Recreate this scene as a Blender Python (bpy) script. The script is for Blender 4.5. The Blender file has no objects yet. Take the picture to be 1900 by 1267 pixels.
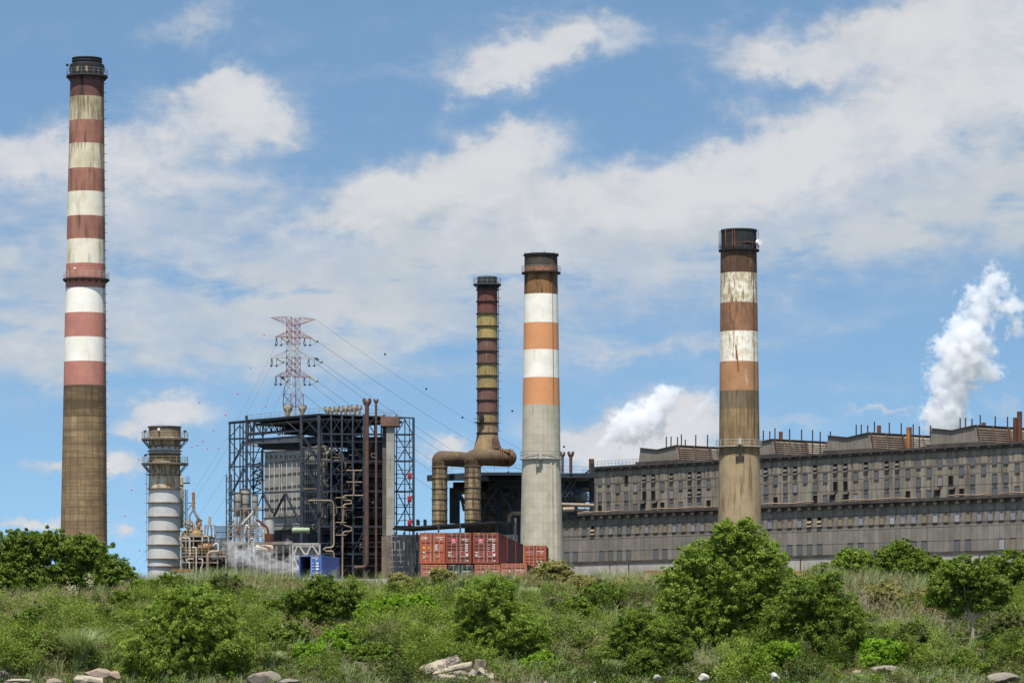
import bpy, bmesh, math, random
import numpy as np
from mathutils import Vector, Matrix

random.seed(7)
rng = np.random.default_rng(7)
SC = bpy.context.scene
COL = SC.collection
R = math.radians

# ------------------------------------------------------------ camera
F = 6500.0            # focal length in photo pixels (photo 1900 x 1267)
HZ = 1200.0           # horizon row
EYE = 3.0
cam = bpy.data.cameras.new('camera')
co = bpy.data.objects.new('camera', cam); COL.objects.link(co)
co.location = (0, 0, EYE); co.rotation_euler = (R(90), 0, 0)
cam.sensor_width = 36.0; cam.lens = 36.0 * F / 1900.0
cam.shift_y = (HZ - 633.5) / 1900.0
cam.clip_start = 1.0; cam.clip_end = 20000
SC.camera = co

# ------------------------------------------------------------ light
SUN_EL, SUN_AZ = R(69), R(-9)      # azimuth measured from the camera's back, to the left
sd = Vector((math.sin(SUN_AZ) * math.cos(SUN_EL), -math.cos(SUN_AZ) * math.cos(SUN_EL), math.sin(SUN_EL)))
sl = bpy.data.lights.new('sun', 'SUN'); sl.energy = 5.0; sl.angle = R(0.5); sl.color = (1.0, 0.955, 0.88)
so = bpy.data.objects.new('sun', sl); COL.objects.link(so)
so.rotation_euler = sd.to_track_quat('Z', 'Y').to_euler()
SC.view_settings.view_transform = 'Standard'; SC.view_settings.look = 'None'
SC.view_settings.exposure = 0.6; SC.view_settings.gamma = 1.0
SC.cycles.volume_bounces = 6
SC.cycles.max_bounces = 8
SC.cycles.transparent_max_bounces = 8

# ------------------------------------------------------------ node helpers
class NT:
    def __init__(s, nt):
        s.nt = nt; s.n = nt.nodes; s.l = nt.links
    def new(s, t, **k):
        n = s.n.new(t)
        for a, b in k.items(): setattr(n, a, b)
        return n
    def put(s, sock, v):
        if hasattr(v, 'is_output'): s.l.new(v, sock)
        elif v is not None:
            if isinstance(v, (tuple, list)) and len(v) == 3 and sock.type == 'RGBA': v = (*v, 1)
            sock.default_value = v
    def m(s, op, a, b=None, c=None, clamp=False):
        n = s.new('ShaderNodeMath', operation=op, use_clamp=clamp)
        s.put(n.inputs[0], a)
        if b is not None: s.put(n.inputs[1], b)
        if c is not None: s.put(n.inputs[2], c)
        return n.outputs[0]
    def vm(s, op, a, b=None):
        n = s.new('ShaderNodeVectorMath', operation=op)
        s.put(n.inputs[0], a)
        if b is not None: s.put(n.inputs[1], b)
        return n.outputs[0]
    def mix(s, f, a, b, mode='MIX'):
        n = s.new('ShaderNodeMix', data_type='RGBA', blend_type=mode)
        s.put(n.inputs['Factor'], f); s.put(n.inputs[6], a); s.put(n.inputs[7], b)
        return n.outputs[2]
    def ramp(s, f, a, b):                 # smooth 0..1 between a and b
        n = s.new('ShaderNodeMapRange', interpolation_type='SMOOTHSTEP')
        s.put(n.inputs[0], f); n.inputs[1].default_value = a; n.inputs[2].default_value = b
        return n.outputs[0]
    def noise(s, v, scale, detail=4, rough=.55, dist=0, out=0):
        n = s.new('ShaderNodeTexNoise'); s.put(n.inputs['Vector'], v)
        n.inputs['Scale'].default_value = scale; n.inputs['Detail'].default_value = detail
        n.inputs['Roughness'].default_value = rough; n.inputs['Distortion'].default_value = dist
        return n.outputs[out]
    def sep(s, v):
        n = s.new('ShaderNodeSeparateXYZ'); s.put(n.inputs[0], v); return n.outputs
    def comb(s, x, y, z):
        n = s.new('ShaderNodeCombineXYZ'); s.put(n.inputs[0], x); s.put(n.inputs[1], y); s.put(n.inputs[2], z); return n.outputs[0]

def lin(r, g, b):
    f = lambda c: ((c / 255 + .055) / 1.055) ** 2.4 if c > 10 else c / 255 / 12.92
    return (f(r), f(g), f(b))

# ------------------------------------------------------------ world: sky + clouds at infinity, by direction
w = bpy.data.worlds.new('World'); SC.world = w; w.use_nodes = True
W = NT(w.node_tree)
bg = [n for n in W.n if n.type == 'BACKGROUND'][0]
tc = W.new('ShaderNodeTexCoord').outputs['Generated']
X, Y, Z = W.sep(tc)
sky = W.new('ShaderNodeTexSky', sky_type='NISHITA'); sky.sun_disc = False
sky.sun_elevation = SUN_EL; sky.sun_rotation = R(180) + SUN_AZ * -1
sky.air_density = 1.0; sky.dust_density = 0.4; sky.ozone_density = 1.6
# the lower sky is read a little higher up, where the air of that day was clearer
sv = W.comb(X, Y, W.m('ADD', W.m('MULTIPLY', W.m('MAXIMUM', Z, 0.0), 2.3), 0.16))
W.l.new(W.vm('NORMALIZE', sv), sky.inputs[0])
az = W.m('ARCTAN2', X, Y)
el = W.m('ARCSINE', Z)
U = W.m('ADD', W.m('MULTIPLY', az, 65.0), 9.5)      # hundreds of photo pixels
V = W.m('SUBTRACT', 12.0, W.m('MULTIPLY', W.m('TANGENT', el), 65.0))
base = W.comb(U, V, 0.0)
bstr = W.comb(W.m('MULTIPLY', U, 0.62), V, 3.3)
wv = W.noise(bstr, 0.55, 4, .55, 0, 1)
wv2 = W.noise(W.comb(W.m('MULTIPLY', U, 0.85), V, 7.7), 1.9, 6, .62, 0, 1)
w1 = W.vm('SUBTRACT', wv, (0.5, 0.5, 0.5)); w2 = W.vm('SUBTRACT', wv2, (0.5, 0.5, 0.5))
def vscale(v, k):
    n = W.new('ShaderNodeVectorMath', operation='SCALE'); W.put(n.inputs[0], v); n.inputs[3].default_value = k; return n.outputs[0]
pv = W.vm('ADD', W.vm('ADD', base, vscale(w1, 1.5)), vscale(w2, 1.0))
pU, pV, _ = W.sep(pv)
def blobs(lst):
    acc = None
    for (cx, cy, rx, ry, rot, st) in lst:
        c, s_ = math.cos(R(rot)), math.sin(R(rot))
        du = W.m('SUBTRACT', pU, cx / 100); dv = W.m('SUBTRACT', pV, cy / 100)
        a = W.m('MULTIPLY', W.m('ADD', W.m('MULTIPLY', du, c), W.m('MULTIPLY', dv, -s_)), 100 / rx)
        b = W.m('MULTIPLY', W.m('ADD', W.m('MULTIPLY', du, s_), W.m('MULTIPLY', dv, c)), 100 / ry)
        d = W.m('ADD', W.m('MULTIPLY', a, a), W.m('MULTIPLY', b, b))
        g = W.m('MULTIPLY', W.m('POWER', 2.718, W.m('MULTIPLY', d, -1.0)), st)
        acc = g if acc is None else W.m('ADD', acc, g)
    return acc
thick = blobs([(960,100,130,52,14,1.0), (900,145,90,28,5,.7), (1120,80,150,26,0,.45),
    (1600,80,260,55,8,.95), (1500,125,110,25,0,.5), (1850,40,190,110,0,.9),
    (1800,215,240,85,16,1.0), (1520,265,220,70,20,1.0), (1270,345,240,75,12,.85), (1400,330,200,60,10,.6),
    (930,285,120,50,22,1.0), (760,350,190,60,16,.95), (1000,380,240,60,5,.6), (660,400,120,34,8,.5),
    (70,300,150,62,8,1.1), (250,320,150,58,-4,.9), (435,228,98,66,0,1.05), (405,182,70,42,20,.7), (480,215,60,40,0,.5),
    (345,40,110,36,30,.55),
    (295,778,72,26,0,1.1), (140,870,75,22,0,.9), (225,868,50,24,0,.9), (50,972,80,17,0,.9), (212,985,26,14,0,.8),
    (825,845,62,26,0,.95), (1150,812,120,42,0,1.4), (1260,790,100,50,0,1.4), (1070,835,50,26,0,.6), (1470,800,80,20,0,.5),
    (1640,768,60,10,0,.6), (1880,770,50,20,0,.5)])
thin = blobs([(1150,460,820,110,6,1.15), (1650,370,480,120,12,1.15), (380,400,480,90,0,1.0), (200,520,480,90,0,.8),
    (480,620,560,95,4,1.1), (760,520,360,90,0,.8), (1220,650,260,20,4,.9), (100,690,260,36,0,.8), (1520,600,160,22,6,.35),
    (1560,720,130,20,0,.35), (1180,710,220,26,0,.3), (680,690,260,24,0,.3), (900,60,900,40,0,.14), (700,140,260,18,0,.3)])
n3 = W.noise(bstr, 1.4, 6, .54, .3)
n4 = W.noise(bstr, 5.0, 5, .6)
d1 = W.m('ADD', thick, W.m('MULTIPLY', W.m('SUBTRACT', n3, 0.5), 0.85))
d1 = W.m('ADD', d1, W.m('MULTIPLY', W.m('SUBTRACT', n4, 0.5), 0.20))
c1 = W.ramp(d1, 0.02, 0.92)
st2 = W.comb(W.m('MULTIPLY', U, 0.28), V, 9.0)
n5 = W.noise(st2, 1.3, 6, .6, .4)
d2 = W.m('MULTIPLY', thin, W.m('ADD', W.m('MULTIPLY', W.m('SUBTRACT', n5, 0.28), 2.6), W.m('MULTIPLY', W.m('SUBTRACT', n3, 0.42), 1.5)))
c2 = W.m('MULTIPLY', W.ramp(d2, -0.15, 1.25), 0.90)
cov = W.m('SUBTRACT', 1.0, W.m('MULTIPLY', W.m('SUBTRACT', 1.0, c1), W.m('SUBTRACT', 1.0, c2)))
cov = W.m('MULTIPLY', cov, 0.93)
# clouds over the rest of the sky (out of frame) from plain noise
outn = W.ramp(W.noise(vscale(tc, 1.0), 2.2, 5, .6), 0.5, 0.75)
outm = W.ramp(W.m('ABSOLUTE', az), 0.20, 0.45)
outm = W.m('MAXIMUM', outm, W.ramp(Z, 0.22, 0.4))
cov = W.m('ADD', W.m('MULTIPLY', cov, W.m('SUBTRACT', 1.0, outm)), W.m('MULTIPLY', W.m('MULTIPLY', outn, 0.6), outm))
SKY_K = 0.10
CC = 1.0 / SKY_K / (2 ** 0.6)
lit = W.ramp(W.m('ADD', W.m('ADD', W.m('MULTIPLY', d1, 0.30), W.m('MULTIPLY', n3, 0.8)), W.m('MULTIPLY', n4, 0.25)), 0.42, 1.05)
ca = tuple(c * CC for c in lin(183, 196, 212)); cb = tuple(c * CC for c in lin(222, 222, 224))
ca2 = tuple(c * CC for c in lin(206, 209, 210)); nca = W.ramp(W.noise(W.comb(W.m('MULTIPLY', U, 0.5), V, 21.0), 0.5, 5, .6), 0.4, 0.62)
ccol = W.mix(lit, W.mix(nca, ca, ca2), cb)
tint = W.new('ShaderNodeMix', data_type='RGBA', blend_type='MULTIPLY')
tint.inputs['Factor'].default_value = 1
W.l.new(sky.outputs[0], tint.inputs[6]); tint.inputs[7].default_value = (1.02, 1.19, 1.14, 1)
W.l.new(W.mix(cov, tint.outputs[2], ccol), bg.inputs[0])
bg.inputs[1].default_value = SKY_K
w.cycles.sampling_method = 'MANUAL'; w.cycles.sample_map_resolution = 512

# ------------------------------------------------------------ geometry helpers
def P(px, py, D):
    return Vector(((px - 950) / F * D, D, EYE + (HZ - py) / F * D))
def gx(px, D): return (px - 950) / F * D
def gz(py, D): return EYE + (HZ - py) / F * D
def m_px(n, D): return n / F * D              # size of n photo pixels at depth D
class Plane:
    """vertical plane through world XY point p along direction d"""
    def __init__(s, p, d, off=0.0):
        s.d = Vector((d[0], d[1])).normalized(); s.nrm = Vector((-s.d.y, s.d.x))
        if s.nrm.y < 0: s.nrm = -s.nrm                 # normal points away from the camera
        s.p = Vector((p[0], p[1])) + s.nrm * off
    def shift(s, off):
        q = Plane(s.p, s.d); q.p = s.p + s.nrm * off; return q
    def at(s, px, py):
        k = (px - 950) / F                             # X = k*Y
        # (k*Y - p.x)*n.x + (Y - p.y)*n.y = 0
        Yd = (s.p.x * s.nrm.x + s.p.y * s.nrm.y) / (k * s.nrm.x + s.nrm.y)
        return Vector((k * Yd, Yd, gz(py, Yd)))
    def u(s, px):
        a = s.at(px, HZ); return (Vector((a.x, a.y)) - s.p).dot(s.d)
    def pt(s, u, z, off=0):
        q = s.p + s.d * u + s.nrm * off
        return Vector((q.x, q.y, z))

class MB:
    def __init__(s): s.v = []; s.f = []; s.mi = []; s.cur = 0; s.cuts = []
    def add(s, vs, fs):
        b = len(s.v); s.cuts.append((b, len(s.f))); s.v.extend([tuple(p) for p in vs])
        for f in fs: s.f.append(tuple(b + i for i in f)); s.mi.append(s.cur)
        return s
    def hexa(s, p):      # 8 points: bottom 4 ccw, top 4 ccw
        return s.add(p, [(0,3,2,1),(4,5,6,7),(0,1,5,4),(1,2,6,5),(2,3,7,6),(3,0,4,7)])
    def box(s, c, d, rz=0.0):
        x, y, z = d[0] / 2, d[1] / 2, d[2] / 2; cs, sn = math.cos(rz), math.sin(rz)
        p = []
        for k in (-z, z):
            for (i, j) in ((-x,-y),(x,-y),(x,y),(-x,y)):
                p.append((c[0] + i*cs - j*sn, c[1] + i*sn + j*cs, c[2] + k))
        return s.hexa(p)
    def bb(s, a, b):
        return s.box([(a[i] + b[i]) / 2 for i in range(3)], [abs(b[i] - a[i]) for i in range(3)])
    def beam(s, p, q, w, h=None):
        p, q = Vector(p), Vector(q); d = q - p
        if d.length < 1e-5: return s
        d.normalize(); h = h or w
        up = Vector((0, 0, 1)) if abs(d.z) < .95 else Vector((0, 1, 0))
        a = d.cross(up).normalized() * w / 2; b = a.cross(d).normalized() * h / 2
        return s.hexa([p-a-b, p+a-b, q+a-b, q-a-b, p-a+b, p+a+b, q+a+b, q-a+b])
    def tube(s, p, q, r, r2=None, n=10, cap=True):
        p, q = Vector(p), Vector(q); d = q - p
        if d.length < 1e-5: return s
        d.normalize(); r2 = r if r2 is None else r2
        up = Vector((0, 0, 1)) if abs(d.z) < .9 else Vector((0, 1, 0))
        a = d.cross(up).normalized(); b = a.cross(d)
        vs = []
        for (c, rr) in ((p, r), (q, r2)):
            for i in range(n):
                t = 2 * math.pi * i / n; vs.append(c + a * (rr * math.cos(t)) + b * (rr * math.sin(t)))
        fs = [(i, (i+1) % n, n + (i+1) % n, n + i) for i in range(n)]
        if cap: fs += [tuple(range(n-1, -1, -1)), tuple(range(n, 2*n))]
        return s.add(vs, fs)
    def path(s, pts, r, n=10, bend=None, cap=True):
        """tube along a polyline with rounded bends"""
        pts = [Vector(p) for p in pts]; bend = bend if bend is not None else r * 2.2
        o = [pts[0]]
        for i in range(1, len(pts) - 1):
            a, b, c = pts[i-1], pts[i], pts[i+1]
            k = min(bend, (a-b).length * .48, (c-b).length * .48)
            p0 = b + (a-b).normalized() * k; p1 = b + (c-b).normalized() * k
            for t in (0, .25, .5, .75, 1):
                o.append(p0 * (1-t)**2 + b * 2*t*(1-t) + p1 * t*t)
        o.append(pts[-1])
        rr = r if isinstance(r, (list, tuple)) else None
        vs = []; prev = None
        for i, p in enumerate(o):
            d = (o[min(i+1, len(o)-1)] - o[max(i-1, 0)])
            if d.length < 1e-6: d = Vector((0,0,1))
            d.normalize()
            if prev is None:
                up = Vector((0, 0, 1)) if abs(d.z) < .9 else Vector((0, 1, 0)); a = d.cross(up).normalized()
            else:
                a = prev - d * prev.dot(d); a.normalize()
            prev = a; b = d.cross(a)
            for k in range(n):
                t = 2*math.pi*k/n; vs.append(p + a*(r*math.cos(t)) + b*(r*math.sin(t)))
        fs = []
        for i in range(len(o)-1):
            for k in range(n): fs.append((i*n+k, i*n+(k+1)%n, (i+1)*n+(k+1)%n, (i+1)*n+k))
        if cap: fs += [tuple(range(n-1,-1,-1)), tuple(range((len(o)-1)*n, len(o)*n))]
        return s.add(vs, fs)
    def lathe(s, prof, c, n=32, mats=None, cap=True, lean=None):
        """prof: list of (r, z absolute); c: (x,y); lean: f(z)->(dx,dy); mats: material per segment"""
        vs = []
        for (r, z) in prof:
            dx, dy = lean(z) if lean else (0, 0)
            for i in range(n):
                t = 2*math.pi*i/n; vs.append((c[0]+dx+r*math.cos(t), c[1]+dy+r*math.sin(t), z))
        b = len(s.v); s.v.extend(vs)
        for j in range(len(prof)-1):
            for i in range(n):
                s.f.append((b+j*n+i, b+j*n+(i+1)%n, b+(j+1)*n+(i+1)%n, b+(j+1)*n+i)); s.mi.append(mats[j] if mats else s.cur)
        if cap:
            s.f.append(tuple(b+i for i in range(n-1,-1,-1))); s.mi.append(mats[0] if mats else s.cur)
            s.f.append(tuple(b+(len(prof)-1)*n+i for i in range(n))); s.mi.append(mats[-1] if mats else s.cur)
        return s
    def ring(s, c, z, r0, r1, h, n=32):
        """flat annular deck between radii r0 and r1"""
        vs = []
        for (r, zz) in ((r0, z), (r1, z), (r1, z+h), (r0, z+h)):
            for i in range(n):
                t = 2*math.pi*i/n; vs.append((c[0]+r*math.cos(t), c[1]+r*math.sin(t), zz))
        fs = []
        for j in range(4):
            k = (j+1) % 4
            for i in range(n): fs.append((j*n+i, j*n+(i+1)%n, k*n+(i+1)%n, k*n+i))
        return s.add(vs, fs)
    def hoop(s, c, z, r, t, n=32, a0=0, a1=2*math.pi):
        for i in range(n):
            a = a0+(a1-a0)*i/n; b = a0+(a1-a0)*(i+1)/n
            s.beam((c[0]+r*math.cos(a), c[1]+r*math.sin(a), z), (c[0]+r*math.cos(b), c[1]+r*math.sin(b), z), t)
        return s
    def ball(s, c, r, n=10, m=7, sq=(1,1,1)):
        vs = []; fs = []
        for j in range(m+1):
            ph = math.pi*j/m
            for i in range(n):
                t = 2*math.pi*i/n
                vs.append((c[0]+r*sq[0]*math.sin(ph)*math.cos(t), c[1]+r*sq[1]*math.sin(ph)*math.sin(t), c[2]+r*sq[2]*math.cos(ph)))
        for j in range(m):
            for i in range(n): fs.append((j*n+i, (j+1)*n+i, (j+1)*n+(i+1)%n, j*n+(i+1)%n))
        return s.add(vs, fs)
    def lattice(s, p, q, w, t, nrm=None):
        """two chords with zigzag"""
        p, q = Vector(p), Vector(q); d = (q-p); L = d.length; d.normalize()
        side = d.cross(Vector(nrm) if nrm is not None else Vector((0,1,0))).normalized() * w/2
        s.beam(p-side, q-side, t); s.beam(p+side, q+side, t)
        n = max(2, int(L / w)); 
        for i in range(n):
            a = p + d*(L*i/n); b = p + d*(L*(i+1)/n)
            s.beam(a-side if i%2 else a+side, b+side if i%2 else b-side, t*.7)
        return s
    def build_each(s, name, mat, parent=None, **k):
        """one object per connected primitive"""
        cuts = s.cuts + [(len(s.v), len(s.f))]
        for (v0, f0), (v1, f1) in zip(cuts[:-1], cuts[1:]):
            q = MB(); q.v = s.v[v0:v1]; q.f = [tuple(i-v0 for i in f) for f in s.f[f0:f1]]; q.mi = s.mi[f0:f1]; q.build(name, mat, parent, **k)
    def build(s, name, mat, parent=None, local=False, smooth=None):
        me = bpy.data.meshes.new(name)
        org = Vector((0,0,0))
        root = parent
        if not local:
            if parent is not None: org = Vector(parent['_o'])
            elif s.v:
                a = np.array(s.v); org = Vector(((a[:,0].min()+a[:,0].max())/2, (a[:,1].min()+a[:,1].max())/2, a[:,2].min()))
        me.from_pydata([(v[0]-org.x, v[1]-org.y, v[2]-org.z) for v in s.v], [], s.f)
        mats = mat if isinstance(mat, (list, tuple)) else [mat]
        for m in mats: me.materials.append(m)
        if len(mats) > 1: me.polygons.foreach_set('material_index', s.mi)
        if smooth:
            me.polygons.foreach_set('use_smooth', [True]*len(s.f)); me.set_sharp_from_angle(angle=R(smooth))
        me.update()
        o = bpy.data.objects.new(name, me); COL.objects.link(o)
        if parent is None: o.location = org
        else: o.parent = parent
        o['_o'] = tuple(org)
        return o
def tag(o, label=None, cat=None, group=None, kind=None):
    if label: o['label'] = label
    if cat: o['category'] = cat
    if group: o['group'] = group
    if kind: o['kind'] = kind
    return o
def thing(name, label, cat, loc, group=None, rz=0):
    o = bpy.data.objects.new(name, None); COL.objects.link(o); o.location = loc; o.rotation_euler = (0,0,rz)
    o.empty_display_size = .1; o['_o'] = tuple(loc)
    return tag(o, label, cat, group)
def dup(root, loc, label, rz=None, group=None, scale=None):
    def cp(o, par):
        c = o.copy(); COL.objects.link(c); c.parent = par
        for ch in o.children: cp(ch, c)
        return c
    r = cp(root, None); r.location = loc
    if rz is not None: r.rotation_euler = (0,0,rz)
    if scale: r.scale = scale
    r['label'] = label
    if group: r['group'] = group
    return r

# ------------------------------------------------------------ materials
MATS = {}
def mat(name, c1, c2=None, streak=None, sk=(.45,.62), rough=.8, metal=0.0, scale=.35, grid=None, bump=.15, hstreak=False, fine=6.0, cyl=False, sscale=1.2, zs=.07):
    """weathered surface: broad patches c1/c2, vertical run-off streaks, optional joint grid (w,h,line colour, variation)"""
    if name in MATS: return MATS[name]
    m = bpy.data.materials.new(name); m.use_nodes = True; MATS[name] = m
    N = NT(m.node_tree); bs = [n for n in N.n if n.type == 'BSDF_PRINCIPLED'][0]
    oc = N.new('ShaderNodeTexCoord').outputs['Object']
    x, y, z = N.sep(oc)
    n1 = N.noise(oc, scale, 5, .6)
    c2 = c2 or tuple(c*.78 for c in c1)
    col = N.mix(N.ramp(n1, .38, .64), c1, c2)
    nf = N.noise(oc, fine, 3, .6)
    col = N.mix(.5, col, N.mix(nf, (.55,.55,.55), (1.45,1.45,1.45)), 'MULTIPLY')
    if streak:
        sv = N.comb(N.m('MULTIPLY', x, 1.0), y, N.m('MULTIPLY', z, zs))
        s1 = N.noise(sv, sscale, 6, .65)
        s2 = N.noise(N.comb(x, y, N.m('MULTIPLY', z, .4)), .5, 3, .5)
        fs = N.ramp(N.m('ADD', N.m('MULTIPLY', s1, .75), N.m('MULTIPLY', s2, .25)), sk[0], sk[1])
        col = N.mix(fs, col, streak)
    if hstreak:
        hv = N.comb(N.m('MULTIPLY', x, .12), N.m('MULTIPLY', y, .12), z)
        col = N.mix(N.m('MULTIPLY', N.ramp(N.noise(hv, .9, 6, .7), .40, .60), .8), col, tuple(c*.5 for c in c1))
    if grid:
        gw, gh, gc, var = grid
        br = N.new('ShaderNodeTexBrick'); br.offset = 0.0; br.squash = 1
        if cyl: gx_ = N.m('MULTIPLY', N.m('ARCTAN2', y, x), 3.6)
        else: gx_ = N.m('ADD', x, N.m('MULTIPLY', y, .7))
        N.l.new(N.comb(gx_, z, 0.0), br.inputs['Vector'])
        br.inputs['Scale'].default_value = 1; br.inputs['Brick Width'].default_value = gw; br.inputs['Row Height'].default_value = gh
        br.inputs['Mortar Size'].default_value = .075 if cyl else .045; br.inputs['Mortar Smooth'].default_value = .1
        br.inputs['Color1'].default_value = (1-var,)*3+(1,); br.inputs['Color2'].default_value = (1+var,)*3+(1,)
        br.inputs['Mortar'].default_value = (*gc, 1)
        col = N.mix(1.0, col, br.outputs['Color'], 'MULTIPLY')
    N.l.new(col, bs.inputs['Base Color'])
    bs.inputs['Roughness'].default_value = rough; bs.inputs['Metallic'].default_value = metal
    bs.inputs['Specular IOR Level'].default_value = .25
    if bump:
        b = N.new('ShaderNodeBump'); b.inputs['Strength'].default_value = bump; b.inputs['Distance'].default_value = .05
        N.l.new(nf, b.inputs['Height']); N.l.new(b.outputs[0], bs.inputs['Normal'])
    return m
def plain(name, c, rough=.7, metal=0): return mat(name, c, tuple(k*.85 for k in c), rough=rough, metal=metal, bump=0)

steel = mat('dark_steel', (.026,.033,.045), (.016,.02,.028), (.035,.025,.02), (.6,.75), rough=.65)
steel2 = mat('blue_grey_steel', (.040,.050,.066), (.027,.034,.045), (.03,.025,.022), (.55,.7), rough=.6)
black = mat('soot_and_backing_black', (.012,.013,.016), (.02,.02,.022), rough=.85)  # also colours the backing sheets added behind the pipe rack
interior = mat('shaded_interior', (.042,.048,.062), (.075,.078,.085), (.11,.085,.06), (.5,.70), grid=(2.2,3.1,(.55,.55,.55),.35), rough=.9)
galv = mat('galvanised_steel', (.28,.28,.27), (.2,.2,.19), rough=.55, metal=.3)
greywhite = mat('pale_rail_paint', (.5,.5,.48), (.35,.34,.32), rough=.6)
yellow = mat('faded_yellow_paint', (.42,.33,.12), (.3,.2,.08), rough=.7)
rust = mat('rusted_steel', (.12,.05,.028), (.075,.035,.024), (.2,.085,.035), (.52,.7), rough=.85)
rust2 = mat('rusty_brown_pipe', (.13,.062,.042), (.08,.042,.032), (.045,.028,.022), (.5,.7), rough=.8)
tanpipe = mat('tan_lagging', (.28,.215,.155), (.19,.145,.1), (.14,.08,.045), (.55,.72), rough=.75)
palepipe = mat('pale_lagging', (.48,.45,.4), (.34,.3,.25), (.2,.11,.05), (.56,.74), rough=.6)
greytank = mat('grey_tank', (.38,.35,.31), (.28,.26,.22), (.15,.1,.06), (.52,.72), rough=.7)
# ------------------------------------------------------------ terrain
GZ = 8.0
def hash2(x, y, s=0): return math.sin(x*12.9898 + y*78.233 + s*37.7) * 43758.5453 % 1.0
def vnoise(x, y, s=0):
    xi, yi = math.floor(x), math.floor(y); fx, fy = x-xi, y-yi
    fx = fx*fx*(3-2*fx); fy = fy*fy*(3-2*fy)
    a = hash2(xi,yi,s); b = hash2(xi+1,yi,s); c = hash2(xi,yi+1,s); d = hash2(xi+1,yi+1,s)
    return (a*(1-fx)+b*fx)*(1-fy)+(c*(1-fx)+d*fx)*fy
PY = [150, 192, 203, 212, 228, 246, 262, 280, 300, 20000]
PZ = [-2.5, -.6, .75, 1.7, 3.5, 5.7, 7.3, 7.9, 8.0, 8.0]
def gh(x, y):
    z = float(np.interp(y, PY, PZ))
    if 190 < y < 300:
        k = min(1, (y-190)/12) * min(1, (300-y)/15)
        z += k * ((vnoise(x*.09, y*.09, 1)-.5)*1.9 + (vnoise(x*.35, y*.35, 2)-.5)*.45)
    return z
def build_ground():
    xs = list(np.linspace(-62, 62, 125)); xs = [-9000, -3000, -900, -300, -120] + xs + [120, 300, 900, 3000, 9000]
    ys = [150, 170, 185] + list(np.linspace(190, 300, 84)) + [340, 420, 560, 760, 1100, 2000, 5000, 14000]
    vs = [(x, y, gh(x, y)) for y in ys for x in xs]; nx = len(xs)
    fs = [(j*nx+i, j*nx+i+1, (j+1)*nx+i+1, (j+1)*nx+i) for j in range(len(ys)-1) for i in range(nx-1)]
    m = MB(); m.add(vs, fs)
    g = mat('bank_soil', (.10,.085,.05), (.05,.055,.025), scale=.5, rough=.95, bump=.6, fine=3)
    o = m.build('ground', g, local=True); tag(o, kind='structure')
build_ground()
wm = bpy.data.materials.new('river_water'); wm.use_nodes = True
N = NT(wm.node_tree); bs = [n for n in N.n if n.type == 'BSDF_PRINCIPLED'][0]
bs.inputs['Base Color'].default_value = (.16,.11,.06,1); bs.inputs['Roughness'].default_value = .12
b = N.new('ShaderNodeBump'); b.inputs['Strength'].default_value = .4
N.l.new(N.noise(N.new('ShaderNodeTexCoord').outputs['Object'], .8, 4), b.inputs['Height']); N.l.new(b.outputs[0], bs.inputs['Normal'])
tag(MB().add([(-9000,-3000,0),(9000,-3000,0),(9000,203,0),(-9000,203,0)], [(0,1,2,3)]).build('river', wm, local=True), kind='structure')

# ------------------------------------------------------------ chimneys
def gallery(t, c, z, r0, r1, rail_h, deck_mat, rail_mat, n=26, th=.28, brackets=0, posts=20, bh=1.4):
    g = MB(); g.ring(c, z-th, r0, r1, th, n)
    if brackets:
        for i in range(brackets):
            a = 2*math.pi*(i+.35)/brackets; ca, sa = math.cos(a), math.sin(a)
            g.beam((c[0]+ca*(r0+.05), c[1]+sa*(r0+.05), z-th-bh), (c[0]+ca*(r1-.15), c[1]+sa*(r1-.15), z-th), .14)
    go = g.build('gallery', deck_mat, t)
    m = MB()
    for k in (rail_h, rail_h*.52): m.hoop(c, z+k, r1-.06, .055, n)
    for i in range(posts):
        a = 2*math.pi*i/posts; m.beam((c[0]+(r1-.06)*math.cos(a), c[1]+(r1-.06)*math.sin(a), z), (c[0]+(r1-.06)*math.cos(a), c[1]+(r1-.06)*math.sin(a), z+rail_h), .05)
    m.build('railing', rail_mat, go)
    return go
def ladder(t, a, c, rz, z0, z1, m_, lean=None, w=.5, cage=True):
    """vertical ladder on the shaft at angle a; rz: f(z) radius"""
    m = MB(); n = 14; pts = []
    for i in range(n+1):
        z = z0+(z1-z0)*i/n; r = rz(z)+.25; dx, dy = lean(z) if lean else (0,0)
        pts.append(Vector((c[0]+dx+r*math.cos(a), c[1]+dy+r*math.sin(a), z)))
    s_ = Vector((-math.sin(a), math.cos(a), 0))*w/2
    for i in range(n):
        m.beam(pts[i]-s_, pts[i+1]-s_, .07); m.beam(pts[i]+s_, pts[i+1]+s_, .07)
    k = int((z1-z0)/1.6)
    for i in range(k):
        z = z0+(z1-z0)*i/k; r = rz(z); dx, dy = lean(z) if lean else (0,0)
        q = Vector((c[0]+dx+(r+.25)*math.cos(a), c[1]+dy+(r+.25)*math.sin(a), z))
        m.beam(q-s_, q+s_, .05)
        if cage: 
            o = Vector((math.cos(a), math.sin(a), 0))*.55
            m.beam(q-s_, q-s_+o, .04); m.beam(q+s_, q+s_+o, .04); m.beam(q-s_+o, q+s_+o, .05)
        m.beam(q, q-Vector((math.cos(a), math.sin(a),0))*.3, .05)
    return m.build('ladder', m_, t)
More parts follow.
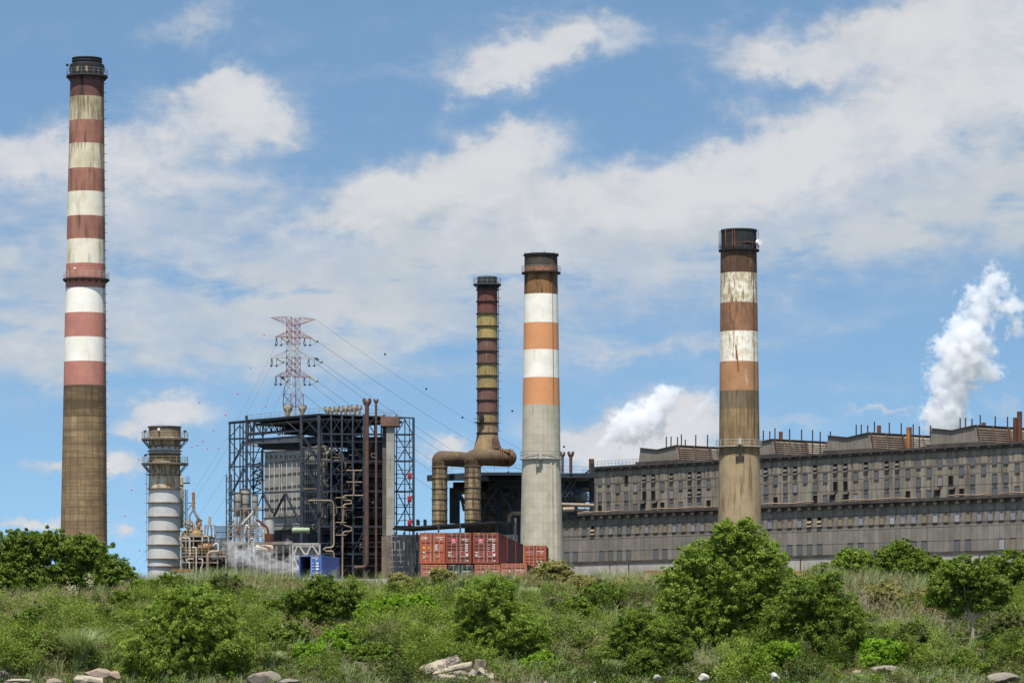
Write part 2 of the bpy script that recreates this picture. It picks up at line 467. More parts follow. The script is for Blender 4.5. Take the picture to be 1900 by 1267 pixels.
def shaft(t, D, prof, bands, cx0, cx1, yb, n=56, name='shaft', smooth=40):
    """prof [(py, width px)], bands [(py_start, material)] top to bottom, cx0 at first py, cx1 at last"""
    y0, y1 = prof[0][0], prof[-1][0]
    ys = sorted(set([p[0] for p in prof] + [b_[0] for b_ in bands if b_[0] > y0] + [yb]))
    wid = lambda y: float(np.interp(y, [p[0] for p in prof], [p[1] for p in prof]))/2*D/F
    cxf = lambda y: float(np.interp(y, [y0, y1], [cx0, cx1]))
    base = gx(cxf(y1), D)
    zf = lambda y: gz(y, D)
    zs = [zf(y) for y in ys]
    lean = lambda z: (gx(cxf(HZ-(z-EYE)*F/D), D)-base, 0)
    prof3 = [(wid(y), zf(y)) for y in ys][::-1]
    mats = []
    for j in range(len(ys)-1):
        ym = (ys[j]+ys[j+1])/2; k = 0
        for i, b_ in enumerate(bands):
            if ym >= b_[0]: k = i
        mats.append(k)
    mats = mats[::-1]
    m = MB(); m.lathe(prof3, (base, D), n, mats, lean=lean)
    o = m.build(name, [b_[1] for b_ in bands], t, smooth=smooth)
    rz = lambda z: wid(HZ-(z-EYE)*F/D)
    return o, base, rz, lean
def flanged_ring(t, c, z, r0, dr, h, m_, name='stiffening_ring'):
    MB().ring(c, z, r0-.02, r0+dr, h, 40).build(name, m_, t)

soot = (.03,.022,.02)
A_red0 = mat('sooty_red_paint', (.16,.072,.058), (.11,.052,.044), soot, (.5,.68), cyl=True, grid=(1.6,1.45,(.86,.86,.86),.05))
A_red1 = mat('dull_red_paint', (.33,.15,.105), (.26,.12,.086), (.095,.045,.038), (.48,.66), cyl=True, grid=(1.6,1.45,(.88,.88,.88),.05))
A_red2 = mat('faded_red_paint', (.42,.18,.13), (.37,.155,.115), (.21,.09,.07), (.58,.76), cyl=True, grid=(1.6,1.45,(.9,.9,.9),.04))
A_red3 = mat('pinkish_red_paint', (.46,.195,.15), (.40,.17,.13), (.12,.05,.045), (.62,.78), cyl=True, grid=(1.6,1.45,(.93,.93,.93),.04))
A_wh0 = mat('grimy_cream_paint', (.52,.44,.30), (.36,.3,.19), (.17,.13,.075), (.44,.62), cyl=True, sscale=2.2)
A_wh1 = mat('stained_cream_paint', (.64,.56,.41), (.5,.43,.3), (.24,.19,.11), (.46,.62), cyl=True, sscale=2.2)
A_wh2 = mat('cream_paint', (.72,.66,.53), (.63,.57,.45), (.36,.29,.18), (.50,.72), cyl=True)
A_wh3 = mat('white_paint', (.82,.78,.70), (.76,.71,.62), (.48,.39,.28), (.56,.80), cyl=True)
A_con0 = mat('dark_brown_concrete', (.18,.12,.065), (.13,.09,.05), (.085,.06,.037), (.5,.7), cyl=True, hstreak=True, grid=(1.25,1.3,(.72,.70,.68),.07))
A_con1 = mat('brown_concrete', (.31,.215,.12), (.23,.16,.085), (.15,.09,.045), (.48,.68), cyl=True, hstreak=True, grid=(1.25,1.3,(.66,.64,.62),.09), sscale=2)
capm = mat('blackened_cap', (.028,.028,.032), (.02,.02,.024), (.05,.045,.04), (.6,.75))

D1 = 650
t = thing('chimney', 'tallest chimney with red and white bands over a brown concrete lower half, far left', 'chimney', P(155.7, 1155, D1).xy.to_3d()+Vector((0,0,GZ)), 'striped concrete chimneys')
bands = [(138, A_red0),(182,A_wh0),(226,A_red1),(269,A_wh1),(315,A_red1),(358,A_wh2),(403,A_red1),(446,A_wh2),(491,A_red2),(536,A_wh3),(582,A_red3),(627,A_wh3),(672,A_red3),(716,A_con0),(775,A_con1)]
prof = [(138,62),(300,66.5),(447,71),(583,75.5),(717,78.5),(850,82),(990,85.5),(1155,92)]
so1, bx, rz, lean = shaft(t, D1, prof, bands, 161.7, 154.4, 1155)
ctop = (gx(161.5,D1), D1); cmid = (gx(159.8,D1), D1)
m = MB(); z = lambda y: gz(y, D1)
m.lathe([(3.15,z(141)),(3.15,z(121)),(3.02,z(121)-.01+.05),(2.7,z(119)),(2.7,z(110))], ctop, 44)
m.build('cap', capm, t, smooth=40)
m = MB()
m.ring(ctop, z(116), 2.7, 2.8, .25, 40); m.ring(ctop, z(110)-.1, 2.62, 2.8, .2, 40)
for i in range(14):
    a = 2*math.pi*i/14+.1; m.beam((ctop[0]+3.2*math.cos(a), ctop[1]+3.2*math.sin(a), z(133)), (ctop[0]+3.2*math.cos(a), ctop[1]+3.2*math.sin(a), z(124)), .12)
m.build('cap_ribs', capm, t)
m = MB()
for px_, w_ in ((148,.28),(164.5,.34)):
    X_ = gx(px_, D1)-ctop[0]; m.box((ctop[0]+X_, D1-math.sqrt(3.2**2-X_**2)-.12, z(133)), (w_,.2,.95))
m.build('junction_box', yellow, t)
gallery(t, ctop, z(141.5), 3.05, 3.85, 1.05, mat('dark_deck', (.05,.05,.05)), galv, 32, .3, 16, 22, .7)
gallery(t, cmid, z(518), 3.55, 4.32, 1.15, mat('dark_deck', (.05,.05,.05)), greywhite, 36, .3, 18, 22, .5)
MB().ball((cmid[0]-gx(959.8,D1)+gx(950,D1)-.6, D1-4.2, z(503)), .22).build('warning_lamp', mat('white_lamp', (.85,.85,.85)), t)
MB().beam((cmid[0]-2.6, D1-3.4, z(517)), (cmid[0]-2.6, D1-3.4, z(500)), .09).build('antenna', black, t)
MB().box((gx(127,D1), D1-1.6, z(124)), (.45,.4,.4)).build('floodlight', black, t)
ladder(t, R(-22), (bx, D1), rz, z(985), z(142), mat('ladder_rust', (.06,.045,.035)), lean)

# chimney 3 : orange and white
D3 = 600; z = lambda y: gz(y, D3)
B_wh = mat('crazed_white_paint', (.82,.78,.70), (.73,.68,.58), (.40,.31,.18), (.55,.76), cyl=True, fine=9, zs=.2, sscale=2)
B_or = mat('orange_paint', (.60,.27,.12), (.54,.245,.12), (.38,.2,.1), (.66,.82), cyl=True, scale=.2)
B_brn = mat('scorched_orange_paint', (.27,.135,.05), (.16,.085,.04), (.045,.03,.02), (.48,.64), cyl=True, sscale=3)
B_con = mat('pale_ribbed_concrete', (.46,.41,.32), (.38,.34,.265), (.24,.2,.145), (.54,.74), cyl=True, grid=(.9,1.35,(.90,.89,.87),.035), sscale=1.6)
B_cap = mat('burnt_chimney_head', (.075,.062,.045), (.035,.032,.028), (.14,.07,.035), (.52,.66), cyl=True)
B_patch = mat('scorched_paint_patch', (.16,.07,.04), (.36,.17,.08), (.05,.035,.03), (.55,.7), scale=.6, cyl=True)
t = thing('chimney', 'chimney with bright orange and white bands on pale concrete, between the two banded ones', 'chimney', Vector((gx(1004.5,D3), D3, GZ)), 'striped concrete chimneys')
prof = [(473,61),(540,62.5),(600,64.5),(700,67),(752,69),(850,71),(960,76.5),(1050,80),(1150,86)]
so3, bx, rz, lean = shaft(t, D3, prof, [(473,B_cap),(496,B_patch),(507,B_brn),(547,B_wh),(600,B_or),(650,B_wh),(701.5,B_or),(752,B_con)], 1003.7, 1005, 1150)
c3 = (gx(1004,D3), D3)
MB().ring(c3, z(475), 2.6, 3.02, .28, 44).build('rim', black, t)
m = MB()
for i in range(9): 
    a = 2*math.pi*i/9; m.beam((c3[0]+2.9*math.cos(a), c3[1]+2.9*math.sin(a), z(472)), (c3[0]+2.9*math.cos(a), c3[1]+2.9*math.sin(a), z(468)), .07)
m.build('lightning_rods', black, t)
gallery(t, c3, z(505.5), 2.85, 3.35, .95, black, galv, 36, .26, 0, 12)
gallery(t, c3, z(851), 3.2, 3.62, 1.15, mat('pale_deck', (.4,.39,.36)), galv, 40, .16, 0, 22)
m = MB(); m.box((c3[0]-.15, D3-3.75, z(848)), (.55,.5,1.0)); m.build('beacon_box', greywhite, t)
m = MB(); 
for sx in (-.55,.25): m.beam((c3[0]-.3+sx, D3-3.85, z(851)), (c3[0]-.3+sx, D3-3.4, z(876)), .1)
for k in range(7): m.beam((c3[0]-.85, D3-3.85+.07*k, z(852+3.6*k)), (c3[0]-.05, D3-3.85+.07*k, z(852+3.6*k)), .07)
m.build('access_cage', galv, t)
m = MB()
for a in (-120,-100,-62,-48): 
    ys_ = [860,900,960,1020,1100]; pts = []
    for y in ys_:
        r = rz(z(y))+.03; pts.append((bx+r*math.cos(R(a)), D3+r*math.sin(R(a)), z(y)))
    if a < -70: continue
    for i in range(4): m.beam(pts[i], pts[i+1], .32, .14)
m.build('shaft_ribs', B_con, t)
m = MB(); pts = []
for y in (508,600,700,751): r = rz(z(y)); pts.append((bx+r*math.cos(R(-50)), D3+r*math.sin(R(-50))-.04, z(y)))
for i in range(3): m.beam(pts[i], pts[i+1], .07)
m.build('conductor', mat('ladder_rust', (.06,.045,.035)), t)

# chimney 4 : brown orange and grimy white
D4 = 575; z = lambda y: gz(y, D4)
C_top = mat('charred_red_brown', (.10,.05,.03), (.06,.035,.025), (.20,.125,.065), (.50,.66), cyl=True, sscale=3)
C_wh = mat('badly_streaked_white', (.80,.73,.60), (.50,.40,.25), (.20,.14,.065), (.45,.60), cyl=True, sscale=3.6, zs=.10, scale=1.1)
C_wh2 = mat('flaking_white_paint', (.84,.79,.69), (.66,.57,.42), (.27,.17,.075), (.50,.66), cyl=True, sscale=3.6, zs=.10, scale=1.1)
C_or = mat('brown_orange_paint', (.30,.15,.08), (.24,.12,.065), (.14,.075,.045), (.46,.64), cyl=True, zs=.2, sscale=2)
C_or2 = mat('flaking_brown_orange', (.40,.205,.10), (.33,.17,.085), (.56,.46,.33), (.60,.68), cyl=True)
C_c0 = mat('dark_streaked_concrete', (.185,.14,.085), (.15,.115,.07), (.10,.065,.035), (.46,.62), cyl=True, sscale=2.2)
C_c1 = mat('ochre_streaked_concrete', (.28,.195,.10), (.205,.145,.078), (.13,.075,.035), (.46,.62), cyl=True, sscale=2.2)
C_c2 = mat('buff_concrete', (.355,.265,.155), (.29,.215,.125), (.17,.10,.05), (.48,.66), cyl=True, sscale=2.2)
t = thing('chimney', 'chimney before the long hall, brown-orange and streaked white bands, dark head with a dish', 'chimney', Vector((gx(1373,D4), D4, GZ)), 'striped concrete chimneys')
prof = [(463,67),(600,70),(700,72.5),(752,73.5),(850,76),(960,79.5),(1150,86)]
so4, bx, rz, lean = shaft(t, D4, prof, [(463,C_top),(508,C_wh),(563,C_or),(616,C_wh2),(672,C_or2),(726,C_c0),(760,C_c1),(846,C_c2)], 1370.5, 1373, 1150)
c4 = (gx(1371,D4), D4)
m = MB(); m.lathe([(2.9,z(464)),(2.9,z(430)),(2.98,z(430)),(2.98,z(427)),(2.7,z(427))], c4, 48); m.build('cap', capm, t, smooth=40)
m = MB()
for px_ in (1345,1357,1361): 
    X_ = gx(px_,D4)-c4[0]; m.beam((c4[0]+X_, D4-math.sqrt(2.95**2-X_**2)-.05, z(462)), (c4[0]+X_, D4-math.sqrt(2.95**2-X_**2)-.05, z(429)), .13)
m.hoop(c4, z(452), 3.0, .1, 30, R(-80), R(-10))
m.build('cap_pipes', mat('bright_rust', (.22,.09,.03), (.12,.05,.02)), t)
gallery(t, c4, z(464), 2.9, 3.35, .95, black, rust2, 36, .25, 0, 14)
m = MB()
for px_ in (1334,1337): m.beam((gx(px_,D4), D4-.5, z(464)), (gx(px_,D4), D4-.5, z(429)), .07)
for y in range(432,464,4): m.beam((gx(1333,D4), D4-.5, z(y)), (gx(1337.5,D4), D4-.5, z(y)), .05)
m.build('ladder', black, t)
m = MB(); m.tube((gx(1405,D4), D4-1.6, z(452.5)), (gx(1405,D4)+.3, D4-2.1, z(452.5)), .48, n=18); m.build('dish_antenna', mat('white_lamp', (.85,.85,.85)), t)
MB().beam((gx(1406,D4), D4-1.2, z(462)), (gx(1406,D4), D4-1.2, z(428)), .07).build('antenna', black, t)
gallery(t, c4, z(828.3), 3.3, 3.8, 1.0, mat('pale_deck', (.4,.39,.36)), greywhite, 40, .16, 0, 22)
m = MB(); m.box((c4[0]-.1, D4-3.9, z(821)), (.5,.5,1.0)); m.build('beacon_box', greywhite, t)
m = MB()
for sx in (-.7,.5): m.beam((c4[0]+sx, D4-4.0, z(829)), (c4[0]+sx, D4-3.4, z(858)), .1)
for k in range(8): m.beam((c4[0]-.7, D4-4.0+.07*k, z(829+3.8*k)), (c4[0]+.5, D4-4.0+.07*k, z(829+3.8*k)), .07)
m.build('access_cage', mat('dark_deck', (.05,.05,.05)), t)
m = MB(); pts = []
for y in (465,600,700,826): r = rz(z(y)); pts.append((bx+r*math.cos(R(-47)), D4+r*math.sin(R(-47))-.04, z(y)))
for i in range(3): m.beam(pts[i], pts[i+1], .09)
m.build('conductor', mat('ladder_rust', (.06,.045,.035)), t)

m = MB(); rr0 = lambda y: rz(z(y))+.04
for (xa, xb, ya, yb2) in ((1363.2,1364.2,643,668),(1364,1366.5,652,670),(1365.5,1367.5,662,690)):
    pts_ = []
    for (px_, y_) in ((xa,ya),(xb,yb2)):
        X_ = gx(px_, D4); r_ = rr0(y_); pts_.append((X_, D4-math.sqrt(r_*r_-(X_-bx-lean(z(y_))[0])**2), z(y_)))
    m.beam(pts_[0], pts_[1], .2, .05)
m.build('rust_run', mat('bright_rust', (.22,.09,.03), (.12,.05,.02)), t)
# steel stack with olive and red rings
D2 = 690; z = lambda y: gz(y, D2); c2 = (gx(904,D2), D2)
S_r = mat('rusty_red_ring', (.165,.085,.062), (.12,.062,.046), (.32,.2,.14), (.56,.70), cyl=True, sscale=3.2)
S_r2 = mat('dark_red_ring', (.165,.06,.05), (.115,.045,.038), (.045,.025,.022), (.52,.66), cyl=True, sscale=3.2)
S_y = mat('olive_yellow_ring', (.38,.285,.11), (.27,.20,.08), (.13,.085,.035), (.53,.66), cyl=True, sscale=3.2)
S_t = mat('tan_rusty_plate', (.27,.19,.095), (.18,.12,.06), (.09,.045,.025), (.5,.66), cyl=True, sscale=2)
t = thing('steel_stack', 'slender steel stack with olive and rusty red rings, flared base behind the fat ducts', 'chimney', Vector((c2[0], D2, gz(838,D2))))
S_k = mat('stack_head_black', (.03,.032,.035), (.02,.02,.02), cyl=True)
yb_ = [521,537,582,624,671,715,759,783,804]
prof = [(514,37.5),(804,38.5),(815,42),(833,52),(836,53)]
shaft(t, D2, prof, [(514,S_k),(537,S_r2),(582,S_y),(629,S_r),(675,S_y),(720,S_r),(766,S_t),(804,S_t)], 904, 904.5, 836, n=36)
m = MB()
for y in (538,560,583,606,629,652,675,698,721,743,766,785,804): m.ring(c2, z(y)-.1, 1.9, 2.2, .22, 30)
m.build('stiffening_rings', mat('ring_dark', (.05,.03,.025)), t)
gallery(t, c2, z(527), 1.9, 2.75, 1.1, mat('dark_deck', (.05,.05,.05)), galv, 26, .3, 12, 16, .6)
ladder(t, R(-8), c2, lambda z_: 1.98, z(800), z(522), mat('ladder_rust', (.06,.045,.035)))
MB().bb((gx(879,D2), D2-2.4, z(785)), (gx(898,D2), D2-1.6, z(784))).hoop((gx(884,D2),D2-2), z(778), .6, .05, 8).build('side_platform', black, t)
MB().ball((gx(894,D2), D2-1.9, z(778)), .55, sq=(1,.4,1.6)).build('hatch', black, t)
MB().hexa([(gx(909,D2),D2-2.6,z(833)),(gx(931,D2),D2-2.4,z(833)),(gx(931,D2),D2,z(833)),(gx(909,D2),D2,z(833)),
  (gx(909,D2),D2-2.0,z(813)),(gx(920,D2),D2-2.0,z(812)),(gx(922,D2),D2,z(812)),(gx(909,D2),D2,z(813))]).build('inlet_hood', rust2, t)

# pale ringed silo stack at the left
D5 = 620; z = lambda y: gz(y, D5); c5 = (gx(304.8,D5), D5)
T_g = mat('pale_grey_cladding', (.52,.505,.485), (.45,.435,.41), (.34,.26,.17), (.55,.75), cyl=True, sscale=.8)
T_w = mat('warm_stained_cladding', (.52,.47,.36), (.42,.35,.24), (.26,.12,.045), (.44,.62), cyl=True, sscale=1.1, zs=.25)
T_d = mat('brown_louvre_band', (.21,.165,.115), (.15,.115,.08), (.3,.2,.09), (.55,.7), cyl=True, grid=(.35,6,(.5,.5,.5),.15))
t = thing('ringed_stack', 'short fat pale grey stack with rusty ring seams and two railed platforms', 'chimney', Vector((c5[0], D5, GZ)))
prof = [(792,59.5),(829,59.5),(829.1,57),(841,57),(856,59.5),(858.5,59.5),(858.6,57.5),(900,58.5),(1155,61)]
shaft(t, D5, prof, [(792,T_d),(811,T_w),(829,T_g),(842,T_d),(857,T_w),(907,T_g)], 305.8, 303.5, 1155, n=48, smooth=30)
m = MB()
for y in (792,828,837,842,881,907,933,959,985,1011,1037,1051):
    rr = float(np.interp(y,[792,1055],[2.78,2.92])); m.ring((gx(305.2,D5),D5), z(y)-.07, rr-.1, rr+.22, .15, 40)
m.build('ring_seams', mat('ring_rust', (.22,.15,.09), (.12,.07,.04)), t)
for yy in (813.5, 859):
    gallery(t, (gx(306,D5),D5), z(yy), 2.6, 4.15, 1.05, mat('deck_brown', (.17,.135,.105)), yellow, 26, .32, 14, 20, 1.6)
ladder(t, R(188), c5, lambda z_: 2.85, z(1040), z(862), galv)
m = MB()
for px_, y in ((269,801),(343,801),(270,845)): m.tube((gx(px_,D5), D5-1, z(y)), (gx(px_,D5)+.25, D5-1.3, z(y)), .22, n=12); m.beam((gx(px_,D5), D5-1, z(y)), (gx(px_,D5), D5-1, z(y+13)), .07)
m.build('floodlights', mat('dark_deck', (.05,.05,.05)), t)
MB().box((gx(298,D5), D5-3.1, z(798)), (.35,.3,.35)).build('white_box', mat('white_lamp', (.85,.85,.85)), t)
# ------------------------------------------------------------ long hall, local x = along the facade, y = into it
HALL = Plane((17.2, 722), (.647, -.763))
HR = math.atan2(HALL.d.y, HALL.d.x)
def HP(off): return HALL.shift(off)
upp = HP(5.0)
def zat(pl, px, py): return pl.at(px, py).z
HU0, HU1 = HALL.u(1036), HALL.u(1985)
clad = mat('corrugated_cladding', (.26,.225,.175), (.215,.185,.145), (.115,.09,.065), (.45,.66), grid=(1.365,60,(.55,.53,.5),.13), rough=.85, sscale=1.6)
clad2 = mat('corrugated_cladding_grey', (.225,.198,.168), (.18,.16,.135), (.15,.10,.07), (.54,.76), grid=(1.365,60,(.55,.53,.5),.13), rough=.85, sscale=1.6)
trimm = mat('soot_and_shadow_trim', (.085,.07,.06), (.05,.042,.038), rough=.9)  # trim colour, shared with the modelled shadow lines of the upper range
basew = mat('pale_plinth', (.46,.41,.37), (.37,.33,.30), (.16,.12,.1), (.56,.75))
gutter = mat('tan_pipe_run', (.30,.20,.12), (.2,.135,.085), (.12,.07,.045), (.5,.7))
pane = bpy.data.materials.new('grey_glass'); pane.use_nodes = True
pb = pane.node_tree.nodes['Principled BSDF']; pb.inputs['Base Color'].default_value = (.115,.12,.125,1); pb.inputs['Roughness'].default_value = .4; pb.inputs['Specular IOR Level'].default_value=.35
pane_l = plain('pale_blind_pane', (.24,.235,.25)); pane_t = plain('tan_blind_pane', (.24,.19,.13)); pane_w = plain('white_blind_pane', (.34,.33,.34))
pane_k = mat('open_black', (.006,.006,.006), rough=1, bump=0)
def hall(name, label, u0, u1, z0, z1, depth, off, material):
    o3 = HP(off); base = o3.pt(0, z0)
    t = thing(name, label, 'building', base, None, HR)
    return t, o3
def win(t, u, z, kind, pm, w=1.22, h=1.75):
    """window in the facade plane; local coordinates"""
    f = MB(); e = .06
    f.bb((u-w/2-e, -.10, z-h/2-e), (u-w/2, .05, z+h/2+e)).bb((u+w/2, -.10, z-h/2-e), (u+w/2+e, .05, z+h/2+e))
    f.bb((u-w/2, -.10, z+h/2), (u+w/2, .05, z+h/2+e)).bb((u-w/2, -.16, z-h/2-e), (u+w/2, .05, z-h/2))
    fo = f.build('window', mat('window_trim', (.12,.10,.085)), t, local=True)
    if kind == 'open':           # sash tilted out, black opening above
        MB().bb((u-w/2, -.02, z-h/2), (u+w/2, 0.04, z+h/2)).build('opening', pane_k, fo, local=True)
        p = MB(); p.hexa([(u-w/2,-.32,z-.15),(u+w/2,-.32,z-.15),(u+w/2,-.27,z-.1),(u-w/2,-.27,z-.1),(u-w/2,-.1,z+.3),(u+w/2,-.1,z+.3),(u+w/2,-.05,z+.3),(u-w/2,-.05,z+.3)])
        p.hexa([(u-w/2,-.3,z-.85),(u+w/2,-.3,z-.85),(u+w/2,-.25,z-.8),(u-w/2,-.25,z-.8),(u-w/2,-.1,z-.35),(u+w/2,-.1,z-.35),(u+w/2,-.05,z-.35),(u-w/2,-.05,z-.35)])
        p.build('sash', pm if pm is pane_t else mat('dull_sash', (.11,.105,.1), bump=0), fo, local=True)
    else:
        g = MB().bb((u-w/2, -.03, z-h/2), (u+w/2, .03, z+h/2))
        go = g.build('pane', pm, fo, local=True)
    return fo
# -- lower range
zl0 = GZ; zlb = 20.5; zl1 = 30.3
t, pl = hall('turbine_hall', 'long low front range of the power station, grey-brown cladding with an unbroken row of windows', 0, 0, zl0, zl1, 20, 0, clad2)
LH = t; L0 = -zl0
def zl(px, py): return zat(HALL, px, py) - zl0
MB().bb((HU0, 0, zlb-zl0), (HU1, 26, zl1-zl0)).build('cladding', clad2, t, local=True)
MB().bb((HU0-.3, -.35, 0), (HU1, 25.6, zlb-zl0-.3)).build('plinth_wall', basew, t, local=True)
m = MB(); m.bb((HU0-.3, -.5, zlb-zl0-.32), (HU1, .4, zlb-zl0+.15)); m.build('sill_ledge', trimm, t, local=True)
m = MB(); m.bb((HU0-.4, -.7, zl1-zl0-.2), (HU1, 26.4, zl1-zl0+.35)); m.bb((HU0-.4, -.35, zl1-zl0-.75), (HU1, 0, zl1-zl0-.2))
k = 0; u = HU0
while u < HU1:
    m.bb((u, -.62, zl1-zl0-.95), (u+.9, -.02, zl1-zl0-.2)); u += 2.73
m.build('cornice', trimm, t, local=True)
m = MB()
for zz in (zl(1100, 975.5), zl(1100, 1000), zl(1100, 1023)): m.bb((HU0, -.02, zz-.03), (HU1, 0, zz+.03))
m.bb((HU0, -.01, zl(1100,994)-.2), (HU1, 0, zl(1100,994)+.2))  # broader flat dark band along the window row
m.build('panel_seams_and_band', mat('seam_and_band_dark', (.12,.10,.085)), t, local=True)
m = MB(); u = HU0+.8; 
while u < HU1: m.beam((u+.9, -.5, zl1-zl0-.4), (u, -.04, zl1-zl0-3.3), .05); u += 1.365*2
m.build_each('shadow_bar', mat('shadow_bar_dark', (.05,.042,.038)), t, local=True)  # slanted bars added to draw the cast shadows of the cornice brackets
ub = HALL.u(1084.1); G = 2.73
rowz = zl(1084, 985); k = 0
sash_open = {1:pane_t}
while ub + k*G < HU1 - 1:
    u = ub + k*G
    if not (HALL.u(1338) < u < HALL.u(1406)):
        r_ = hash2(k*3.1, 7.7)
        pm = pane if k < 6 and k not in (3,) else (pane_t if r_ < .42 else (pane_w if r_ > .78 else pane_l))
        px_ = 950
        opn = k in (1, 21, 22)
        opn = (k == 1) or abs(u-HALL.u(1503)) < 1.2 or abs(u-HALL.u(1523)) < 1.2
        win(t, u, rowz, 'open' if opn else 'w', pane_t if opn else pm)
    k += 1
row2 = [1040+38/3.335, 1040+92/3.335, 1040+257/3.335, 1040+313/3.335, 1040+369/3.335, 1040+426/3.335, 1040+595/3.335, 1040+652/3.335] + [1460+x/3.52 for x in (28,95,161,227,430,497,845,915,1132,1205,1425,1500)]
z2 = zl(1117, 1030.7)
for px_ in row2:
    u = HALL.u(px_); u = ub + round((u-ub)/G)*G
    win(t, u, z2, 'w', pane if px_ < 1840 else (pane_w if px_ < 1870 else pane_t), 1.3, 2.0)
# pipes lying along the lower roof edge
m = MB()
for (a, b_, dz) in ((1081,1160,.55),(1207,1330,.55),(1412,1512,.55),(1566,1703,.55),(1762,1836,.6),(1858,1984,.6)):
    ua, u2 = HALL.u(a), HALL.u(b_)
    n = int((u2-ua)/3)+1
    pts = [(ua+(u2-ua)*i/n, -.3, zl1-zl0+dz+.12*math.sin(i*1.7)) for i in range(n+1)]
    m.path(pts, .13, 8)
m.build_each('roof_edge_pipe', gutter, t, local=True)
m = MB(); m.path([(HALL.u(1046),.8,zl1-zl0+.9),(HALL.u(1080),.8,zl1-zl0+1.1)], .45, 10); m.path([(HALL.u(1044),.2,zl1-zl0+.3),(HALL.u(1100),.2,zl1-zl0+.4)], .2, 8)
m.build_each('lagged_pipe', tanpipe, t, local=True)
# rusty drain pipes on the plinth wall
m = MB()
for px_ in (1135,1170,1489,1804,1821,1839): m.beam((HALL.u(px_), -.55, zlb-zl0-.4), (HALL.u(px_), -.55, zlb-zl0-5), .16)
m.beam((HALL.u(1475),-.6,zlb-zl0-3.2),(HALL.u(1520),-.6,zlb-zl0-3.2),.2); m.beam((HALL.u(1475),-.6,zlb-zl0-3.2),(HALL.u(1475),-.6,zlb-zl0-6),.2)
m.build_each('drain_pipe', rust, t, local=True)

# -- upper range, set back
zu0 = zl1+.3; zu1 = zat(upp, 1105, 868.5)
UU0, UU1 = upp.u(1102.5), upp.u(1985)
t, pl = hall('boiler_hall', 'tall set-back upper range of the power station carrying the louvred roof monitors', 0, 0, zu0, zu1, 40, 5, clad)
UH = t
zu = lambda px, py: zat(upp, px, py) - zu0
H = zu1 - zu0
MB().bb((UU0, 0, 0), (UU1, 38, H)).build('cladding', clad, t, local=True)
m = MB(); m.bb((UU0-.4, -.55, H-.1), (UU1, 38.5, H+.3)); m.bb((UU0-.2, -.3, H-.65), (UU1, 0, H-.1))
u = UU0+.5
while u < UU1: m.bb((u, -.5, H-.45), (u+.7, -.02, H-.1)); u += 2.73
m.build('cornice', trimm, t, local=True)
m = MB(); u = UU0+.8
while u < UU1: m.beam((u+.8, -.4, H-.2), (u, -.04, H-2.9), .05); u += 2.73
m.build_each('shadow_bar', trimm, t, local=True)  # thin bars standing in for bracket shadows under the upper cornice
m = MB()
for yy in (884.5, 899, 913, 931.5): m.bb((UU0, -.02, zu(1110,yy)-.03), (UU1, 0, zu(1110,yy)+.03))
m.bb((UU0, -.01, zu(1110,898)-.15), (UU1, 0, zu(1110,898)+.15))  # broader dark band between the window rows
m.build('panel_seams_and_band', mat('seam_and_band_dark', (.12,.10,.085)), t, local=True)
R1 = lambda x, y: (1040+x/3.335, 700+y/3.335)
R2 = lambda x, y: (1460+x/3.52, 720+y/3.52)
ur = upp.u(R1(245,0)[0])
def snap(px): return ur + round((upp.u(px)-ur)/1.365)*1.365
rows = []
for x, k_ in ((245,'w'),(300,'s'),(408,'k'),(520,'o'),(575,'o'),(690,'o'),(803,'o'),(858,'o'),(1272,'o'),(1393,'o')): rows.append((R1(x,0)[0], 'a', k_))
for x, k_ in ((55,'o'),(184,'o'),(315,'o'),(382,'o'),(514,'o'),(651,'o'),(719,'o'),(858,'w'),(997,'w'),(1069,'w'),(1211,'w'),(1355,'w'),(1428,'w')): rows.append((R2(x,0)[0], 'a', k_))
for x, k_ in ((355,'w'),(465,'l'),(633,'w'),(746,'w'),(918,'w'),(1333,'w')): rows.append((R1(x,0)[0], 'b', k_))
for x in (120,252,449,584,790,928,1140,1284,1503): rows.append((R2(x,0)[0], 'b', 'w'))
for x, k_ in ((245,'w'),(300,'w'),(411,'w'),(521,'k'),(577,'k'),(690,'l'),(803,'o'),(858,'o'),(1272,'w'),(1393,'w')): rows.append((R1(x,0)[0], 'c', k_))
for x, k_ in ((55,'l'),(187,'w'),(317,'k'),(382,'k'),(517,'w'),(653,'w'),(721,'w'),(860,'w'),(998,'l'),(1071,'k'),(1212,'w'),(1357,'w'),(1430,'w')): rows.append((R2(x,0)[0], 'c', k_))
for x, k_ in ((245,'k'),(300,'w'),(355,'w'),(410,'w'),(465,'w'),(632,'k'),(690,'w'),(745,'w'),(803,'w'),(858,'w'),(918,'k'),(1272,'w'),(1333,'k'),(1393,'w')): rows.append((R1(x,0)[0], 'd', k_))
for x, k_ in ((184,'k'),(252,'w'),(447,'l'),(516,'w'),(652,'w'),(720,'w'),(790,'k'),(860,'w'),(928,'w'),(1140,'k'),(1212,'w'),(1357,'w'),(1430,'w'),(1505,'w')): rows.append((R2(x,0)[0], 'd', k_))
rz_ = {'a': zu(*R1(300,638)), 'b': zu(*R1(355,687)), 'c': zu(*R1(300,741)), 'd': zu(*R1(300,797))-.5}
for px_, row, k_ in rows:
    if 1335 < px_ < 1408: continue
    u = snap(px_); pm = {'w':pane,'s':pane,'k':pane_k,'o':pane,'l':pane_l}[k_]
    win(t, u, rz_[row], 'open' if k_ == 'o' else 'w', pm, 1.15, 1.7 if row != 'd' else 1.5)
